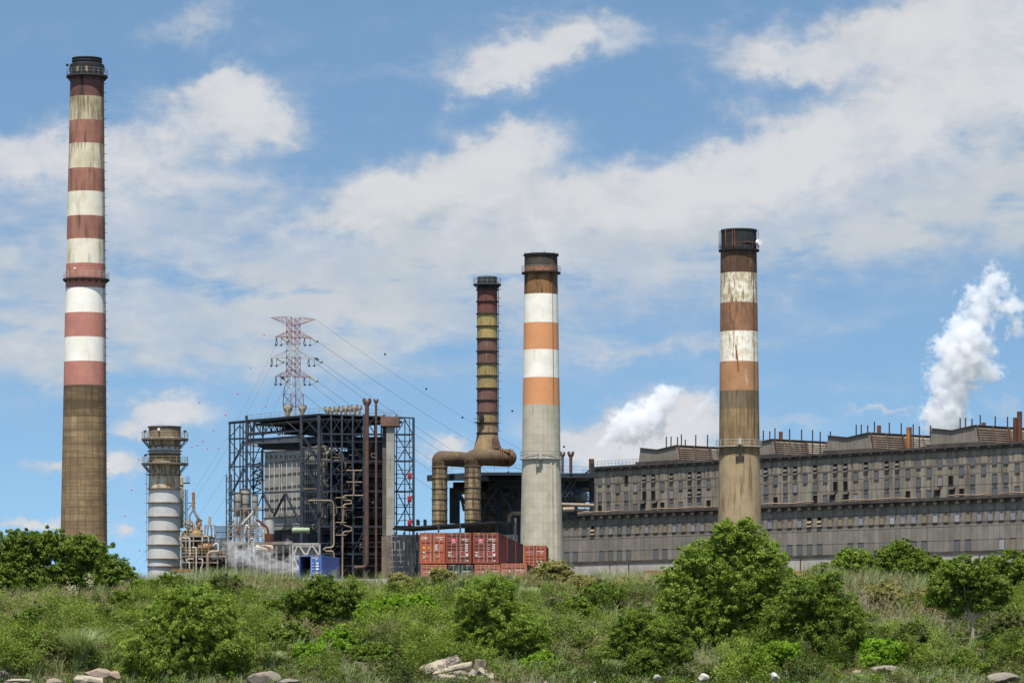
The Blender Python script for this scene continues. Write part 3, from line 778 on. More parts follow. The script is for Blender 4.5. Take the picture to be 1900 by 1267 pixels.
# faded patches beneath open windows & hoods
m = MB()
for x in (515,572,684,797,857,1268): m.bb((snap(R1(x,0)[0])-.5, -.02, rz_['b']-.6), (snap(R1(x,0)[0])+.5, 0, rz_['b']+.5))
for x in (52,180,312,378,512,650,716): m.bb((snap(R2(x,0)[0])-.5, -.02, rz_['b']-.6), (snap(R2(x,0)[0])+.5, 0, rz_['b']+.5))
m.build_each('filled_opening', mat('dark_patch', (.14,.12,.10)), t, local=True)
for px_ in (R1(513,0)[0], R1(585,0)[0], R2(300,0)[0], R2(388,0)[0], R2(985,0)[0], R2(1080,0)[0]):
    u = upp.u(px_); zz = rz_['d']+.6
    h = MB(); h.hexa([(u-.8,-.7,zz+.1),(u+.8,-.7,zz+.1),(u+.8,-.62,zz+.1),(u-.8,-.62,zz+.1),(u-.9,-.1,zz+.6),(u+.9,-.1,zz+.6),(u+.9,0,zz+.6),(u-.9,0,zz+.6)])
    h.bb((u-.65,-.03,zz-.9),(u+.65,0,zz+.4))
    h.build('hood', mat('rust_black_hood', (.06,.048,.04)), t, local=True)
# roof railing left end
m = MB()
for k in (.55, 1.1): m.beam((UU0, 0, H+.3+k), (upp.u(1188), 0, H+.3+k), .05)
for i in range(14): 
    u = UU0+(upp.u(1188)-UU0)*i/13; m.beam((u,0,H+.3),(u,0,H+1.4),.05)
m.build('railing', galv, t, local=True)
# roof monitors (butterfly section, louvred right side)
louv = mat('louvre_slats', (.12,.088,.066), (.085,.065,.05), (.2,.17,.13), (.52,.66)); louv2 = mat('grey_louvre_slats', (.24,.21,.165), (.17,.15,.12), (.1,.07,.05), (.5,.65))
mon = mat('monitor_cladding', (.22,.19,.155), (.18,.155,.125), (.14,.08,.05), (.6,.74), grid=(1.0,9,(.7,.68,.66),.06))
for (xr, hgt) in ((1254, 3.35), (1432, 3.35), (1611, 3.4), (1808, 3.5), (1990, 3.5)):
    u1 = upp.u(xr); u0 = u1 - 10.9; zb = H+.3; y0 = .2; L = 34
    sec = [(u0-.6, zb), (u1+.7, zb), (u1, zb+hgt), ((u0+u1)/2-.2, zb+hgt*.80), (u0, zb+hgt*.98)]
    vs = [(u, y0, z_) for u, z_ in sec] + [(u, y0+L, z_) for u, z_ in sec]
    o = MB().add(vs, [(0,1,2,3,4),(9,8,7,6,5),(0,5,6,1),(2,7,8,3),(3,8,9,4),(4,9,5,0),(1,6,7,2)]).build('roof_monitor', mon, t, local=True)
    e = MB()
    for i in (2,3,4):
        a, b_ = sec[i], sec[(i+1) % 5]
        if i < 4: e.beam((a[0], y0-.1, a[1]+.06), (b_[0], y0-.1, b_[1]+.06), .3, .16)
    e.beam((sec[2][0]+.05, y0-.1, sec[2][1]+.06), (sec[2][0]+.05, y0+L, sec[2][1]+.06), .3, .16)
    e.build('flashing', trimm, o, local=True)
    # louvred side: dark backing with slats
    lb = MB(); lb.add([(u1+.75, y0+.3, zb+.1), (u1+.75, y0+L, zb+.1), (u1+.12, y0+L, zb+hgt-.1), (u1+.12, y0+.3, zb+hgt-.1)], [(0,1,2,3)])
    lb.build('louvre_opening', pane_k, o, local=True)
    for seg, (ya, yb2, mm) in enumerate(((y0+.3, y0+8.6, louv), (y0+9.4, y0+20, louv2), (y0+20.6, y0+L, louv2))):
        sl_ = MB()
        for i in range(7):
            zz = zb+.35+i*(hgt-.8)/6; uu = u1+.85-.62*i/6
            sl_.hexa([(uu-.1,ya,zz-.22),(uu+.35,ya,zz-.3),(uu+.35,yb2,zz-.3),(uu-.1,yb2,zz-.22),(uu-.1,ya,zz+.1),(uu+.1,ya,zz+.12),(uu+.1,yb2,zz+.12),(uu-.1,yb2,zz+.1)])
        sl_.build('louvre', mm, o, local=True)
    pp = MB()
    for yy in (y0+.2, y0+4.4, y0+8.9, y0+14.5, y0+20.2): pp.beam((u1+1.1, yy, zb), (u1+.35, yy, zb+hgt), .22)
    pp.build_each('louvre_post', rust2, o, local=True)
    MB().bb((u0-1, -.3, H+.3), (u1+2.5, 1, H+.75)).build('kerb_flashing', trimm, t, local=True)
# vent pipes on the hall roof
back = HP(5+9.0); Hz = zu1
pv_ = []
for x, y in ((655,373),(684,373),(724,375),(748,358),(772,392),(837,362),(910,362),(1255,335),(1295,340),(1327,320),(1418,325)): pv_.append((*R1(x,y), .16))
pv_.append((*R1(1363,343), .5))
for x, y in ((18,273),(96,277),(168,280),(218,293),(284,290),(453,245),(486,243),(528,248),(572,225),(669,232),(747,235),(811,262),(825,242),(865,255),(938,250),(1132,203),(1167,200),(1209,207),(1263,182),(1361,190),(1441,193)): pv_.append((*R2(x,y), .16))
pv_ += [(*R2(602,250), .5), (*R2(793,262), .5), (*R2(1285,232), .5), (*R2(1491,200), .5), (*R2(1520,160), .6)]
for i, (px_, py_, r) in enumerate(pv_):
    a = back.at(px_, py_-2); d = Vector((a.x, a.y)) - upp.p
    u = d.dot(upp.d); y_ = d.dot(upp.nrm); zt = a.z - zu0
    mm = mat('orange_vent', (.36,.14,.04), (.26,.1,.04)) if abs(px_-R2(793,0)[0]) < 1 else rust
    MB().tube((u, y_, H), (u, y_, zt), r*.8 if r < .3 else r*.8, n=10).build('vent_pipe', mm if r > .3 else mat('dark_vent', (.05,.035,.035)), t, local=True)
# ------------------------------------------------------------ boiler house: open steel frame
C4 = lambda x, y: (400+x/3.425, 720+y/3.425)
Lp = Plane((-35.8, 650), (-.509, .861)); Rp = Plane((-35.8, 650), (.861, .509))
if Lp.nrm.y < 0: Lp.nrm = -Lp.nrm
corner = Vector((-35.8, 650))
def L(x, y, off=0): return (Lp.shift(off) if off else Lp).at(*C4(x, y))
def Rr(x, y, off=0): return (Rp.shift(off) if off else Rp).at(*C4(x, y))
def wallbox(m, x0, x1, y0, y1, off, dep, pl=None, C=C4):
    pl = (pl or Rp).shift(off); a, b_ = pl.at(*C(x0,y0)), pl.at(*C(x1,y0)); zt, zb_ = a.z, pl.at(*C(x0,y1)).z; d = pl.nrm.to_3d()*dep
    return m.hexa([Vector((a.x,a.y,zb_)), Vector((b_.x,b_.y,zb_)), Vector((b_.x,b_.y,zb_))+d, Vector((a.x,a.y,zb_))+d, Vector((a.x,a.y,zt)), Vector((b_.x,b_.y,zt)), Vector((b_.x,b_.y,zt))+d, Vector((a.x,a.y,zt))+d])
BH = thing('boiler_house', 'open dark steel boiler house frame with a grey panelled boiler casing inside', 'industrial frame', (-38, 665, GZ))
bn = Lp.nrm      # (0.861,0.509) into the building from the left face
m = MB()
# columns, left face
zb = 1290
for x, w_ in ((155,.4),(222,.3),(120,.12)): m.beam(L(x, 205), L(x, zb), w_*.6)
m_ = MB(); m_.lattice(L(90,218), L(90,zb), .55, .16, bn.to_3d()); m_.build('lattice_column', steel2, BH)
for x, w_ in ((197,1.1),(545,1.15),(657,1.2)): m.beam(L(x, 175), L(x, zb), w_*.45)
for x, w_ in ((735,.5),(803,.55),(872,.5),(945,.8),(1070,.6),(1150,.4),(1203,.35),(1232,.25),(1258,.75)): m.beam(Rr(x, 168 if x < 1200 else 190), Rr(x, zb), w_*.62)
m.build_each('column', steel2, BH)
m = MB()
for (a, b_, w_) in (((83,322),(197,318),.5),((83,500),(300,494),.5),((83,680),(160,672),.35),((197,484),(300,484),.5),((83,880),(657,868),.5),((300,665),(545,655),.6),((545,468),(657,462),.6),((83,218),(657,165),.5),
        ((545,660),(657,655),.6),((200,300),(545,268),.5),((83,770),(157,764),.3),((310,765),(545,765),.3),((545,200),(657,190),.4)):
    m.beam(L(*a), L(*b_), w_*.35, w_*.55)
for (y0, y1, w_) in ((165,190,.5),(290,296,.7),(340,338,.35),(464,464,.7),(545,545,.3),(655,657,.7),(760,755,.3),(878,880,.75),(985,975,.4),(1052,1056,.7),(1130,1125,.4)):
    m.beam(Rr(657,y0), Rr(1262,y1), w_*.35, w_*.5)
for y in (375,410,520,570,610,700,740,800,840): m.beam(Rr(1150,y), Rr(1258,y), .12)
m.build_each('girder', steel2, BH)
m = MB()
nL = bn.to_3d(); nR = Rp.nrm.to_3d()
for (a, b_) in (((97,500),(187,345)),((97,675),(187,515)),((555,305),(655,455)),((555,480),(655,640)),((555,670),(655,860))): m.lattice(L(*a), L(*b_), .42, .12, nL)
for (a, b_) in (((830,310),(945,470)),): m.lattice(Rr(*a), Rr(*b_), .42, .12, nR)
for (a, b_, w_) in (((83,322),(197,470),.22),((83,322),(155,235),.22),((155,235),(197,300),.22),((97,500),(197,640),.2),((197,490),(222,470),.2),((222,560),(300,470),.22),((222,500),(300,600),.22),((97,690),(150,780),.22),((97,870),(155,770),.22),
        ((440,672),(370,812),.55),((447,672),(532,852),.55),((440,672),(440,868),.4),((300,670),(365,790),.5),((205,318),(250,230),.2),((250,230),(300,310),.2),((300,310),(350,222),.2),((350,222),(400,300),.2),((205,225),(250,300),.25),((400,300),(450,210),.2),((450,210),(540,290),.25),((545,170),(655,290),.2),((655,170),(545,290),.2)):
    m.beam(L(*a), L(*b_), w_*.62)
for i, x in enumerate((657,735,803,872,945)):
    xn = (735,803,872,945,1010)[i]
    m.beam(Rr(x,180), Rr(xn,288), .14); m.beam(Rr(xn,180), Rr(x,288), .14)
for y in (300,470,660): m.beam(Rr(735,y), Rr(800,y+150 if y<400 else y+180), .13); m.beam(Rr(1080,y), Rr(1150,y+150), .13)
for (a, b_) in (((735,655),(870,480)),((660,640),(800,470)),((660,870),(735,700)),((800,860),(940,680)),((735,1050),(870,885)),((660,1050),(800,890)),((870,1050),(945,900)),((870,640),(945,480)),
        ((1150,300),(1258,470)),((1258,300),(1150,470)),((1150,660),(1258,475)),((1160,480),(1250,655)),((1150,870),(1258,670)),((1160,670),(1258,870)),((1203,200),(1150,290)),((1203,200),(1258,300))): m.beam(Rr(*a), Rr(*b_), .14)
m.build('bracing', steel, BH)
# roof slab strip with walkway rail
m = MB()
off = 14
def slab(p, q, dep, th):      # strip behind line p-q
    d = dep
    return m.hexa([p-Vector((0,0,th)), q-Vector((0,0,th)), q-Vector((0,0,th))+d, p-Vector((0,0,th))+d, p, q, q+d, p+d])
slab(L(83,216), L(657,163), nL*.7, .35)
slab(L(200,208)+nL*1.5, L(657,163)+nL*1.5, nL*17, .25)
m.build('roof_slab', steel, BH)
m = MB(); slab(L(200,212)+Vector((0,0,-.3))+nL*1.6, L(657,170)+Vector((0,0,-.5))+nL*1.6, nL*16, .5); m.build('roof_beams', black, BH)
m = MB()
def rail(m, p, q, h=1.1, n=None, t_=.05):
    p, q = Vector(p), Vector(q); n = n or max(2, int((q-p).length/2))
    for k in (h*.5, h): m.beam(p+Vector((0,0,k)), q+Vector((0,0,k)), t_)
    for i in range(n+1): a = p+(q-p)*i/n; m.beam(a, a+Vector((0,0,h)), t_)
rail(m, L(200,208), L(657,165)); rail(m, Rr(660,163), Rr(1180,180)); rail(m, L(200,208)+nL*16, L(657,165)+nL*16)
m.build('railing', galv, BH)
m = MB(); rr_ = random.Random(2)
for off_ in (5, 10, 16):
    for y in (205, 290): m.beam(L(205, y, off_), L(655, y-38, off_), .3)
    xs_ = list(range(210, 656, 37))
    for i in range(len(xs_)-1):
        f_ = (xs_[i]-205)/450*38
        m.beam(L(xs_[i], 205-f_, off_), L(xs_[i+1], 290-f_, off_), .18); m.beam(L(xs_[i], 290-f_, off_), L(xs_[i], 205-f_, off_), .2)
for x in range(410, 540, 14): m.beam(L(x, 230, 9), L(x, 296, 9), .3)
m.build('roof_truss', steel, BH)
m = MB()
for off_ in (3.5, 8, 14):
    for x in (120, 175, 240, 300): m.beam(L(x, 215, off_), L(x, 1200, off_), .28)
    for y in (325, 410, 500, 590, 672, 780, 872): m.beam(L(90, y, off_), L(640, y-14, off_), .2)
    for i, y in enumerate((325, 500, 672)): m.beam(L(120, y+150, off_), L(175, y, off_), .15); m.beam(L(240, y+150, off_), L(300, y, off_), .15); m.beam(L(175, y, off_), L(240, y+150, off_), .15)
m.build('rear_frame', steel2, BH)
m = MB()
for i, y in enumerate(range(470, 660, 22)): m.beam(L(235 if i % 2 else 292, y, 2.5), L(292 if i % 2 else 235, y+22, 2.5), .35, .12); rail(m, L(232, y, 2.4), L(296, y, 2.4), .8, 4, .05)
m.build('stair_flights', steel, BH)
m = MB(); wallbox(m, 440, 478, 205, 296, 6, 4, Lp); wallbox(m, 570, 650, 180, 285, 6, 4, Lp); wallbox(m, 680, 935, 205, 292, 7, 6); m.build_each('roof_hopper', mat('dark_hopper', (.035,.04,.048), (.06,.055,.05)), BH)
m = MB(); m.path([L(293,390,2), L(293,650,2)], .16, 8); m.path([L(205,360,6), L(293,372,2)], .16, 8); m.build_each('side_pipe', tanpipe, BH)
# big grey box girder and slope beneath
m = MB(); p0, p1, q0, q1 = L(202,325,.2), L(545,298,.2), L(202,357,.2), L(545,343,.2)
d = nL*.35; m.hexa([q0, q1, q1+d, q0+d, p0, p1, p1+d, p0+d]); m.build('box_girder', mat('girder_grey', (.105,.115,.13), (.08,.09,.1), (.05,.04,.035), (.55,.7)), BH)
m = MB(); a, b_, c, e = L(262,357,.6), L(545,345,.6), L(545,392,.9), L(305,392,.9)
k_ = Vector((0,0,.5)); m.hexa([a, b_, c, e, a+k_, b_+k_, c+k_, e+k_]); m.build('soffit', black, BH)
# grey boiler casing (panels with flanges)
casing = mat('boiler_casing', (.33,.315,.29), (.27,.255,.235), (.17,.14,.115), (.54,.76), grid=(2.6,60,(.8,.78,.75),.05))
B0 = Lp.shift(1.3); a, b_ = B0.at(*C4(312,400)), B0.at(*C4(655,378)); zt, zb_ = a.z, B0.at(*C4(312,905)).z
dd = nL*2
m = MB(); m.hexa([Vector((a.x,a.y,zb_)), Vector((b_.x,b_.y,zb_)), Vector((b_.x,b_.y,zb_))+dd, Vector((a.x,a.y,zb_))+dd, Vector((a.x,a.y,zt)), Vector((b_.x,b_.y,zt)), Vector((b_.x,b_.y,zt))+dd, Vector((a.x,a.y,zt))+dd])
cas = m.build('boiler_casing', casing, BH)
m = MB()
for y in (410,480,556,635,712,768,825): p, q = B0.shift(-.05).at(*C4(310,y)), B0.shift(-.05).at(*C4(560,y)); q.z = p.z; m.beam(p, q, .12, .14)
m.build_each('buckstay', mat('grey_brown_flange', (.16,.145,.125), (.1,.09,.08)), cas)
m = MB()
for x in (342,373,405,420,452,487,517): m.beam(B0.shift(-.14).at(*C4(x,480 if x in (405,420) else 420)), B0.shift(-.14).at(*C4(x,830)), .15)
m.build('downcomer_pipes', palepipe, cas)
m = MB(); rr_ = random.Random(4)
for x in (562,578,590,604,618,632,646): m.beam(B0.shift(-.25).at(*C4(x,395+rr_.uniform(0,60))), B0.shift(-.25).at(*C4(x,880)), rr_.uniform(.1,.2))
for y in (430,500,560,610,690,740,800,850): m.beam(B0.shift(-.5).at(*C4(555,y)), B0.shift(-.5).at(*C4(655,y-2)), .22, .16); rail(m, B0.shift(-.8).at(*C4(557,y)), B0.shift(-.8).at(*C4(653,y-2)), .9, 6, .05)
m.build('side_walkways', steel, BH)
m = MB()
for x in range(325,545,30):
    for y in (425,): p = B0.shift(-.3).at(*C4(x,y)); m.tube(p, p-Vector((0,0,.6)), .1, n=8)
m.build('hangers', rust, cas)
# dark inside: casings, floors and steelwork behind the right face
RI = Rp.shift(4)
def RIa(x, y, off=0): return RI.shift(off).at(*C4(x, y))
m = MB()
wallbox(m, 670, 925, 395, 1250, 8, 12); wallbox(m, 640, 1060, 860, 1260, 6, 12); wallbox(m, 930, 1075, 330, 1250, 9, 6)
wallbox(m, 668, 1060, 300, 345, 5, 14)
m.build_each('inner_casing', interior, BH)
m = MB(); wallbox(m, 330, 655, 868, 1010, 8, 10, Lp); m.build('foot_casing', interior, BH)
m = MB()
for y in (478, 560, 650, 740, 830, 925, 1010, 1080):
    p, q = RIa(664,y), RIa(1075,y); d = Rp.nrm.to_3d()*4; q.z = p.z; k_ = Vector((0,0,.18))
    m.hexa([p-Rp.nrm.to_3d()*3.4, q-Rp.nrm.to_3d()*3.4, q+d, p+d, p-Rp.nrm.to_3d()*3.4+k_, q-Rp.nrm.to_3d()*3.4+k_, q+d+k_, p+d+k_])
    if y > 500: rail(m, RIa(664,y,-3.2)+k_, RIa(1070,y,-3.2)+k_, 1.0, 18, .05)
m.build('grating_floor', steel, BH)
m = MB(); rr_ = random.Random(5)
for i in range(60):
    x = rr_.uniform(662, 1060); y = rr_.choice((478,560,650,740,830,925,1010,1080)); o_ = rr_.uniform(-2.5, 3)
    p = RIa(x, y, o_); q = RIa(x+rr_.choice((0,0,60,-60,35)), y+rr_.choice((82,90,95)), o_); m.beam(p, q, rr_.uniform(.08,.2))
m.build('inner_bracing', steel2, BH)
m = MB()
for off_ in (3.0, 6.5):
    for x in range(675, 1060, 42): m.beam(RIa(x, 200, off_-4), RIa(x, 1250, off_-4), .26)
    for y in (310, 385, 430, 505, 585, 625, 690, 780, 815, 900, 955, 1030, 1100): m.beam(RIa(664, y, off_-4), RIa(1060, y+2, off_-4), .16)
    for x in range(675, 1020, 84):
        for y in (310, 505, 690, 900): m.beam(RIa(x, y, off_-4), RIa(x+42, y+160, off_-4), .14); m.beam(RIa(x+84, y, off_-4), RIa(x+42, y+160, off_-4), .14)
m.build('inner_frame', steel2, BH)
# pipework inside
m = MB()
def rpath(m, pts, r, off=-.6, n=8, pl=Rp, C=C4, bend=None): m.path([pl.shift(off).at(*C(*p)) for p in pts], r, n, bend=bend)
for i in range(60):
    x = rr_.uniform(668, 1050); y = rr_.uniform(380, 1050); w_ = rr_.uniform(-70, 70); h_ = rr_.uniform(20, 90)
    rpath(m, [(x,y),(x+w_,y),(x+w_,y+h_),(x+w_*.3,y+h_)], rr_.uniform(.06,.13), rr_.uniform(0,3))
m.build('small_pipes', mat('dull_pipes', (.17,.145,.115), (.10,.08,.06), (.2,.1,.04), (.55,.7)), BH)
m = MB(); rpath(m, [(665,378),(685,380),(688,600),(712,628)], .2, 1.0); rpath(m, [(640,368),(690,370),(690,450)], .16, 1.4); rpath(m, [(690,430),(700,400),(740,385),(788,385),(788,450)], .16, 1.4); rpath(m,[(984,310),(984,390),(990,480)],.28,4)
rpath(m, [(700,440),(712,412),(760,405)], .4, 2)
m.build('steam_pipe', tanpipe, BH)
m = MB()
for (x0,y0,x1) in ((615,375,680),(620,395,690),(850,425,905),(750,440,800),(665,455,740),(850,390,940),(560,640,640),(720,655,800)): rpath(m, [(x0,y0),(x1,y0)], .1, .5)
m.build('header_pipes', mat('ochre_pipes', (.22,.155,.085), (.15,.105,.06)), BH)
def single_pipe(label, pts, r, off, mm, pl=Rp, C=C4, n=9, bend=None, name='pipe_run', group=None):
    m = MB(); rpath(m, pts, r, off, n, pl, C, bend); o = m.build(name, mm, smooth=50); return tag(o, label, 'pipe', group)
single_pipe('tan pipe with one sideways loop near the ground, left of the serpentine pipe', [(590,714),(750,714),(752,1012),(700,1014),(684,1024),(700,1036),(750,1036),(752,1075)], .17, -1.0, tanpipe, bend=1)
single_pipe('long tan pipe with two serpentine loops running down the boiler house front', [(935,682),(815,682),(808,712),(862,714),(864,734),(812,738),(807,868),(864,886),(864,908),(808,912),(806,1240)], .15, -1.1, tanpipe, bend=.6)
m = MB(); rpath(m, [(878,525),(878,680)], .15, -1.2); 
for y in (523,597): rpath(m, [(830,y),(930,y)], .12, -1.2)
for y in (696,756,853,933): rpath(m, [(762,y),(830,y)], .09, -1.2)
tag(m.build('pipe_run', tanpipe, smooth=50), 'thin tan riser with short cross arms above the serpentine pipe', 'pipe')
single_pipe('thin rusty orange pipe lying level across the foot of the boiler casing', [(378,866),(490,864)], .16, 2, mat('bright_rust', (.22,.09,.03)), Lp)
# flared twin outlets
def twin_vent(name, label, px, py_top, py_bot, r, D, mm, group=None, C=None, flare=1.0, elbow=None):
    t = thing(name, label, 'vent', P(px, py_bot, D), group)
    zt, zb_ = gz(py_top, D), gz(py_bot, D); X_ = gx(px, D)
    m = MB(); hz_ = zt - flare*3.0*r
    if elbow: m.path([(X_,D,hz_)]+[Vector(e_) for e_ in elbow], r, 14, bend=r*2.2)
    else: m.tube((X_,D,zb_), (X_,D,hz_), r, n=14)
    m.build('pipe', mm, t, smooth=45)
    for s_ in (-1, 1):
        h = MB(); a = Vector((X_+s_*r*.15, D, hz_-r*.4)); b_ = Vector((X_+s_*r*1.05, D-.1, hz_+flare*1.6*r)); c = Vector((X_+s_*r*1.45, D-.1, zt))
        h.tube(a, b_, r*.8, r*1.0, 12, cap=False); 
        h.tube(b_, c, r*1.0, r*.9, 12, cap=False)
        h.build('flared_outlet', mm, t, smooth=60)
        k = MB(); k.ball(b_*.35+c*.65+Vector((-s_*0,0,.1)), r*.72, 10, 6); k.build('outlet_mouth', pane_k, t)
    return t
DB = 648.5
twin_vent('exhaust_pipe', 'thick red-brown exhaust pipe with forked top climbing the boiler house front', *C4(962,70), C4(0,1110)[1], 13/3.425*DB/F, 646, rust2,
    elbow=[(gx(C4(962,0)[0],646),646,gz(C4(0,1138)[1],646)), (gx(C4(882,0)[0],646),646,gz(C4(0,1140)[1],646))])
twin_vent('exhaust_pipe', 'thin brown exhaust pipe with small forked top beside the thick red-brown one', *C4(1020,74), C4(0,1190)[1], 7.5/3.425*DB/F, 647, rust2, flare=.8)
oc_ = mat('ochre_vent', (.34,.28,.18), (.24,.19,.12), (.12,.07,.04), (.5,.68))
labs = ['twin-mouthed tan roof vent, left of the pair beside the pylon foot', 'twin-mouthed rusty tan roof vent, right of the pair beside the pylon foot']
for (x, y0, y1, r, lab) in ((460,108,178,15,labs[0]),(552,112,172,13,labs[1])): twin_vent('roof_vent', lab, *C4(x,y0), C4(0,y1)[1], r/3.425*.1*1.0, 668, oc_, 'twin-mouthed vents on the boiler house roof')
for i, (x, y0, y1, r) in enumerate(((712,123,165,11),(741,133,162,8),(770,120,163,10),(798,131,160,8),(827,115,160,11),(855,125,158,8),(883,110,160,12),(914,115,158,9))):
    twin_vent('roof_vent', 'roof vent %s in the row of eight tan twin-mouthed vents' % ('first from the left','second from the left','third from the left','fourth from the left','fifth from the left','sixth from the left','seventh from the left','rightmost and last')[i], *C4(x,y0), C4(0,y1+8)[1], r/3.425*.1, 664, oc_, 'twin-mouthed vents on the boiler house roof')
# pale lift shaft / duct
t = thing('vertical_duct', 'tall pale grey square duct with a rusty box head, right of the boiler house', 'duct', P(*C4(1108,1200), 655))
def pbox(m, x0, x1, y0, y1, D, dep, C=C4, rz=0):
    a, b_ = C(x0,y0), C(x1,y1); X0, X1 = gx(a[0],D), gx(b_[0],D); z0, z1 = gz(b_[1],D), gz(a[1],D)
    return m.bb((X0,D,z0),(X1,D+dep,z1))
m = MB(); pbox(m, 1085,1135,245,935,650,4); m.build('duct', mat('pale_duct', (.33,.31,.28), (.26,.24,.21), (.16,.12,.08), (.55,.7), grid=(9,3.6,(.5,.5,.5),.12)), t)
m = MB(); pbox(m, 1060,1084,250,935,651,3); m.build('side_duct', mat('brown_duct', (.12,.095,.075), (.08,.065,.05)), t)
m = MB(); pbox(m, 1048,1166,180,240,649.5,5); m.build('box_head', mat('rusty_box', (.2,.11,.08), (.13,.08,.06), (.09,.05,.04), (.5,.65), grid=(2.8,9,(.6,.6,.6),.1)), t)
m = MB(); pbox(m, 1055,1130,940,1240,650,4); m.build('duct_foot', mat('brown_sheet', (.19,.145,.105), (.11,.085,.065), (.06,.045,.035), (.5,.65)), t)
# red boxes hung on the stair frame
for i, (y, w_) in enumerate(((560,'top'),(706,'middle'),(858,'bottom'))):
    m = MB(); p = Rp.shift(-.5).at(*C4(1233,y)); m.box(p, (.75,.6,1.05)); m.box(p+Vector((0,-.33,0)), (.6,.06,.2)); m.box(p+Vector((0,-.33,-.35)), (.6,.06,.1))
    m.beam(p+Vector((-.45,0,.55)), p+Vector((.45,0,.55)), .12)
    tag(m.build('red_box', mat('crimson_sheet', (.36,.03,.04), (.28,.025,.035))), f'crimson box hung on the stair frame right of the boiler house, {w_} of three', 'box', 'crimson boxes on the stair frame')
# lamps inside
# ------------------------------------------------------------ second boiler house with fat ducts
C8 = lambda x, y: (760+x/3.728, 760+y/3.728)
t = thing('duct_platform', 'dark steel platform structure carrying the fat rusty ducts behind the orange chimney', 'industrial frame', P(960, 1100, 640)*1.0)
D6 = 650
def q8(x, y, D=D6): return P(*C8(x,y), D)
m = MB()
a, b_, c = q8(120,0,660), q8(392,0,640), q8(545,0,646)
for (p, q, y0, y1, y2, y3, D0, D1_) in ((120,392,452,436,492,486,662,640),(392,545,436,462,486,492,640,644)):
    A, B_ = q8(p,y0,D0), q8(q,y1,D1_); A2, B2 = q8(p,y2,D0), q8(q,y3,D1_); d = Vector((0,1.2,0))
    m.hexa([A2, B2, B2+d, A2+d, A, B_, B_+d, A+d])
m.build('fascia_girder', mat('girder_grey_dark', (.065,.078,.095), (.05,.06,.07), grid=(.9,9,(.55,.55,.55),.15)), t)
m = MB(); z_ = q8(0,492).z
m.add([q8(125,492,662)+Vector((0,0,.2)), q8(392,487,641)+Vector((0,0,.2)), q8(545,492,645)+Vector((0,0,.2)), q8(780,492,648), q8(780,490,690), q8(230,490,690)], [(0,1,2,3,4,5)])
pbox(m, 470, 780, 432, 452, 652, 30, C8); pbox(m, 1045, 1278, 438, 470, 650, 30, C8)
pbox(m, 300, 780, 500, 560, 668, 16, C8); pbox(m, 540, 780, 455, 530, 655, 20, C8); pbox(m, 1045, 1275, 470, 540, 665, 16, C8)
m.build_each('deck', steel, t)
m = MB()
for (x, y0, y1, w_) in ((312,540,785,2.4/1.0),(332,540,785,.6),(620,440,860,2.2*.6),(604,600,860,.5),(700,440,870,.5),(755,440,870,.5)): m.beam(q8(x,y0,656), q8(x,y1,656), w_*.8)
for (x, y0, y1, w_) in ((1265,370,700,.7),(1250,440,700,.3),(1062,440,700,.5),(1110,540,700,.3),(1140,470,700,.3)): m.beam(q8(x,y0,652), q8(x,y1,652), w_)
m.build_each('column', steel, t)
m = MB()
for (a, b_, w_) in (((318,545),(380,650),.8),((345,555),(378,700),.5),((620,530),(492,715),.45),((628,560),(708,705),.55),((540,640),(600,720),.35),((560,700),(600,640),.3),((620,490),(540,560),.4),((1275,395),(1180,470),.35),((1075,560),(1140,480),.3),((1060,600),(1130,470),.35),((620,470),(690,430),.4)):
    m.beam(q8(*a,655), q8(*b_,655), w_)
m.lattice(q8(1062,610,651), q8(1140,480,651), .8, .15)
for y in (630,660,690,560): m.beam(q8(1050,y,652), q8(1275,y+3,652), .3)
rail(m, q8(200,425,646), q8(385,428,646)); rail(m, q8(490,420,648), q8(780,425,648)); rail(m, q8(1045,432,650), q8(1275,437,650))
m.build('bracing', steel2, t)
m = MB(); pbox(m, 380, 800, 560, 920, 672, 10, C8); pbox(m, 640, 790, 700, 900, 662, 4, C8); pbox(m, 1045, 1160, 560, 760, 672, 6, C8)
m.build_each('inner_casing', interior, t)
m = MB(); rr_ = random.Random(8)
for i in range(34):
    x = rr_.choice([rr_.uniform(490,770), rr_.uniform(1050,1150)]); y = rr_.uniform(550,840); m.path([q8(x,y,664), q8(x+rr_.uniform(-50,50),y,664), q8(x+rr_.uniform(-50,50),y+rr_.uniform(15,60),664)], rr_.uniform(.08,.2), 6)
m.build('small_pipes', mat('dull_pipes', (.16,.13,.1)), t)
m = MB(); m.path([q8(650,790,652), q8(685,790,652), q8(690,730,652), q8(710,715,652), q8(775,718,652)], .38, 10)
m.path([q8(1050,655,650), q8(1275,662,650)], .35, 8); m.path([q8(1060,690,648), q8(1140,688,648)], .45, 10)
m.path([q8(730,748,646), q8(730,910,646)], .22, 8); m.path([q8(595,770,646), q8(602,790,646), q8(600,850,646)], .2, 8)
m.build_each('lagged_pipe', tanpipe, t, smooth=50)
m = MB(); m.ball(q8(1168,602,660), 1.15*35/26*1.1, 16, 10, (1.1,1,1)); m.build('round_vessel', mat('dull_aluminium', (.2,.21,.22), (.1,.1,.1), metal=.4, rough=.4), t, smooth=60)
m = MB(); m.beam(q8(1240,570,655), q8(1246,600,655), .3); m.beam(q8(1243,600,655), q8(1240,640,655), .3); m.build('white_valve', greywhite, t)
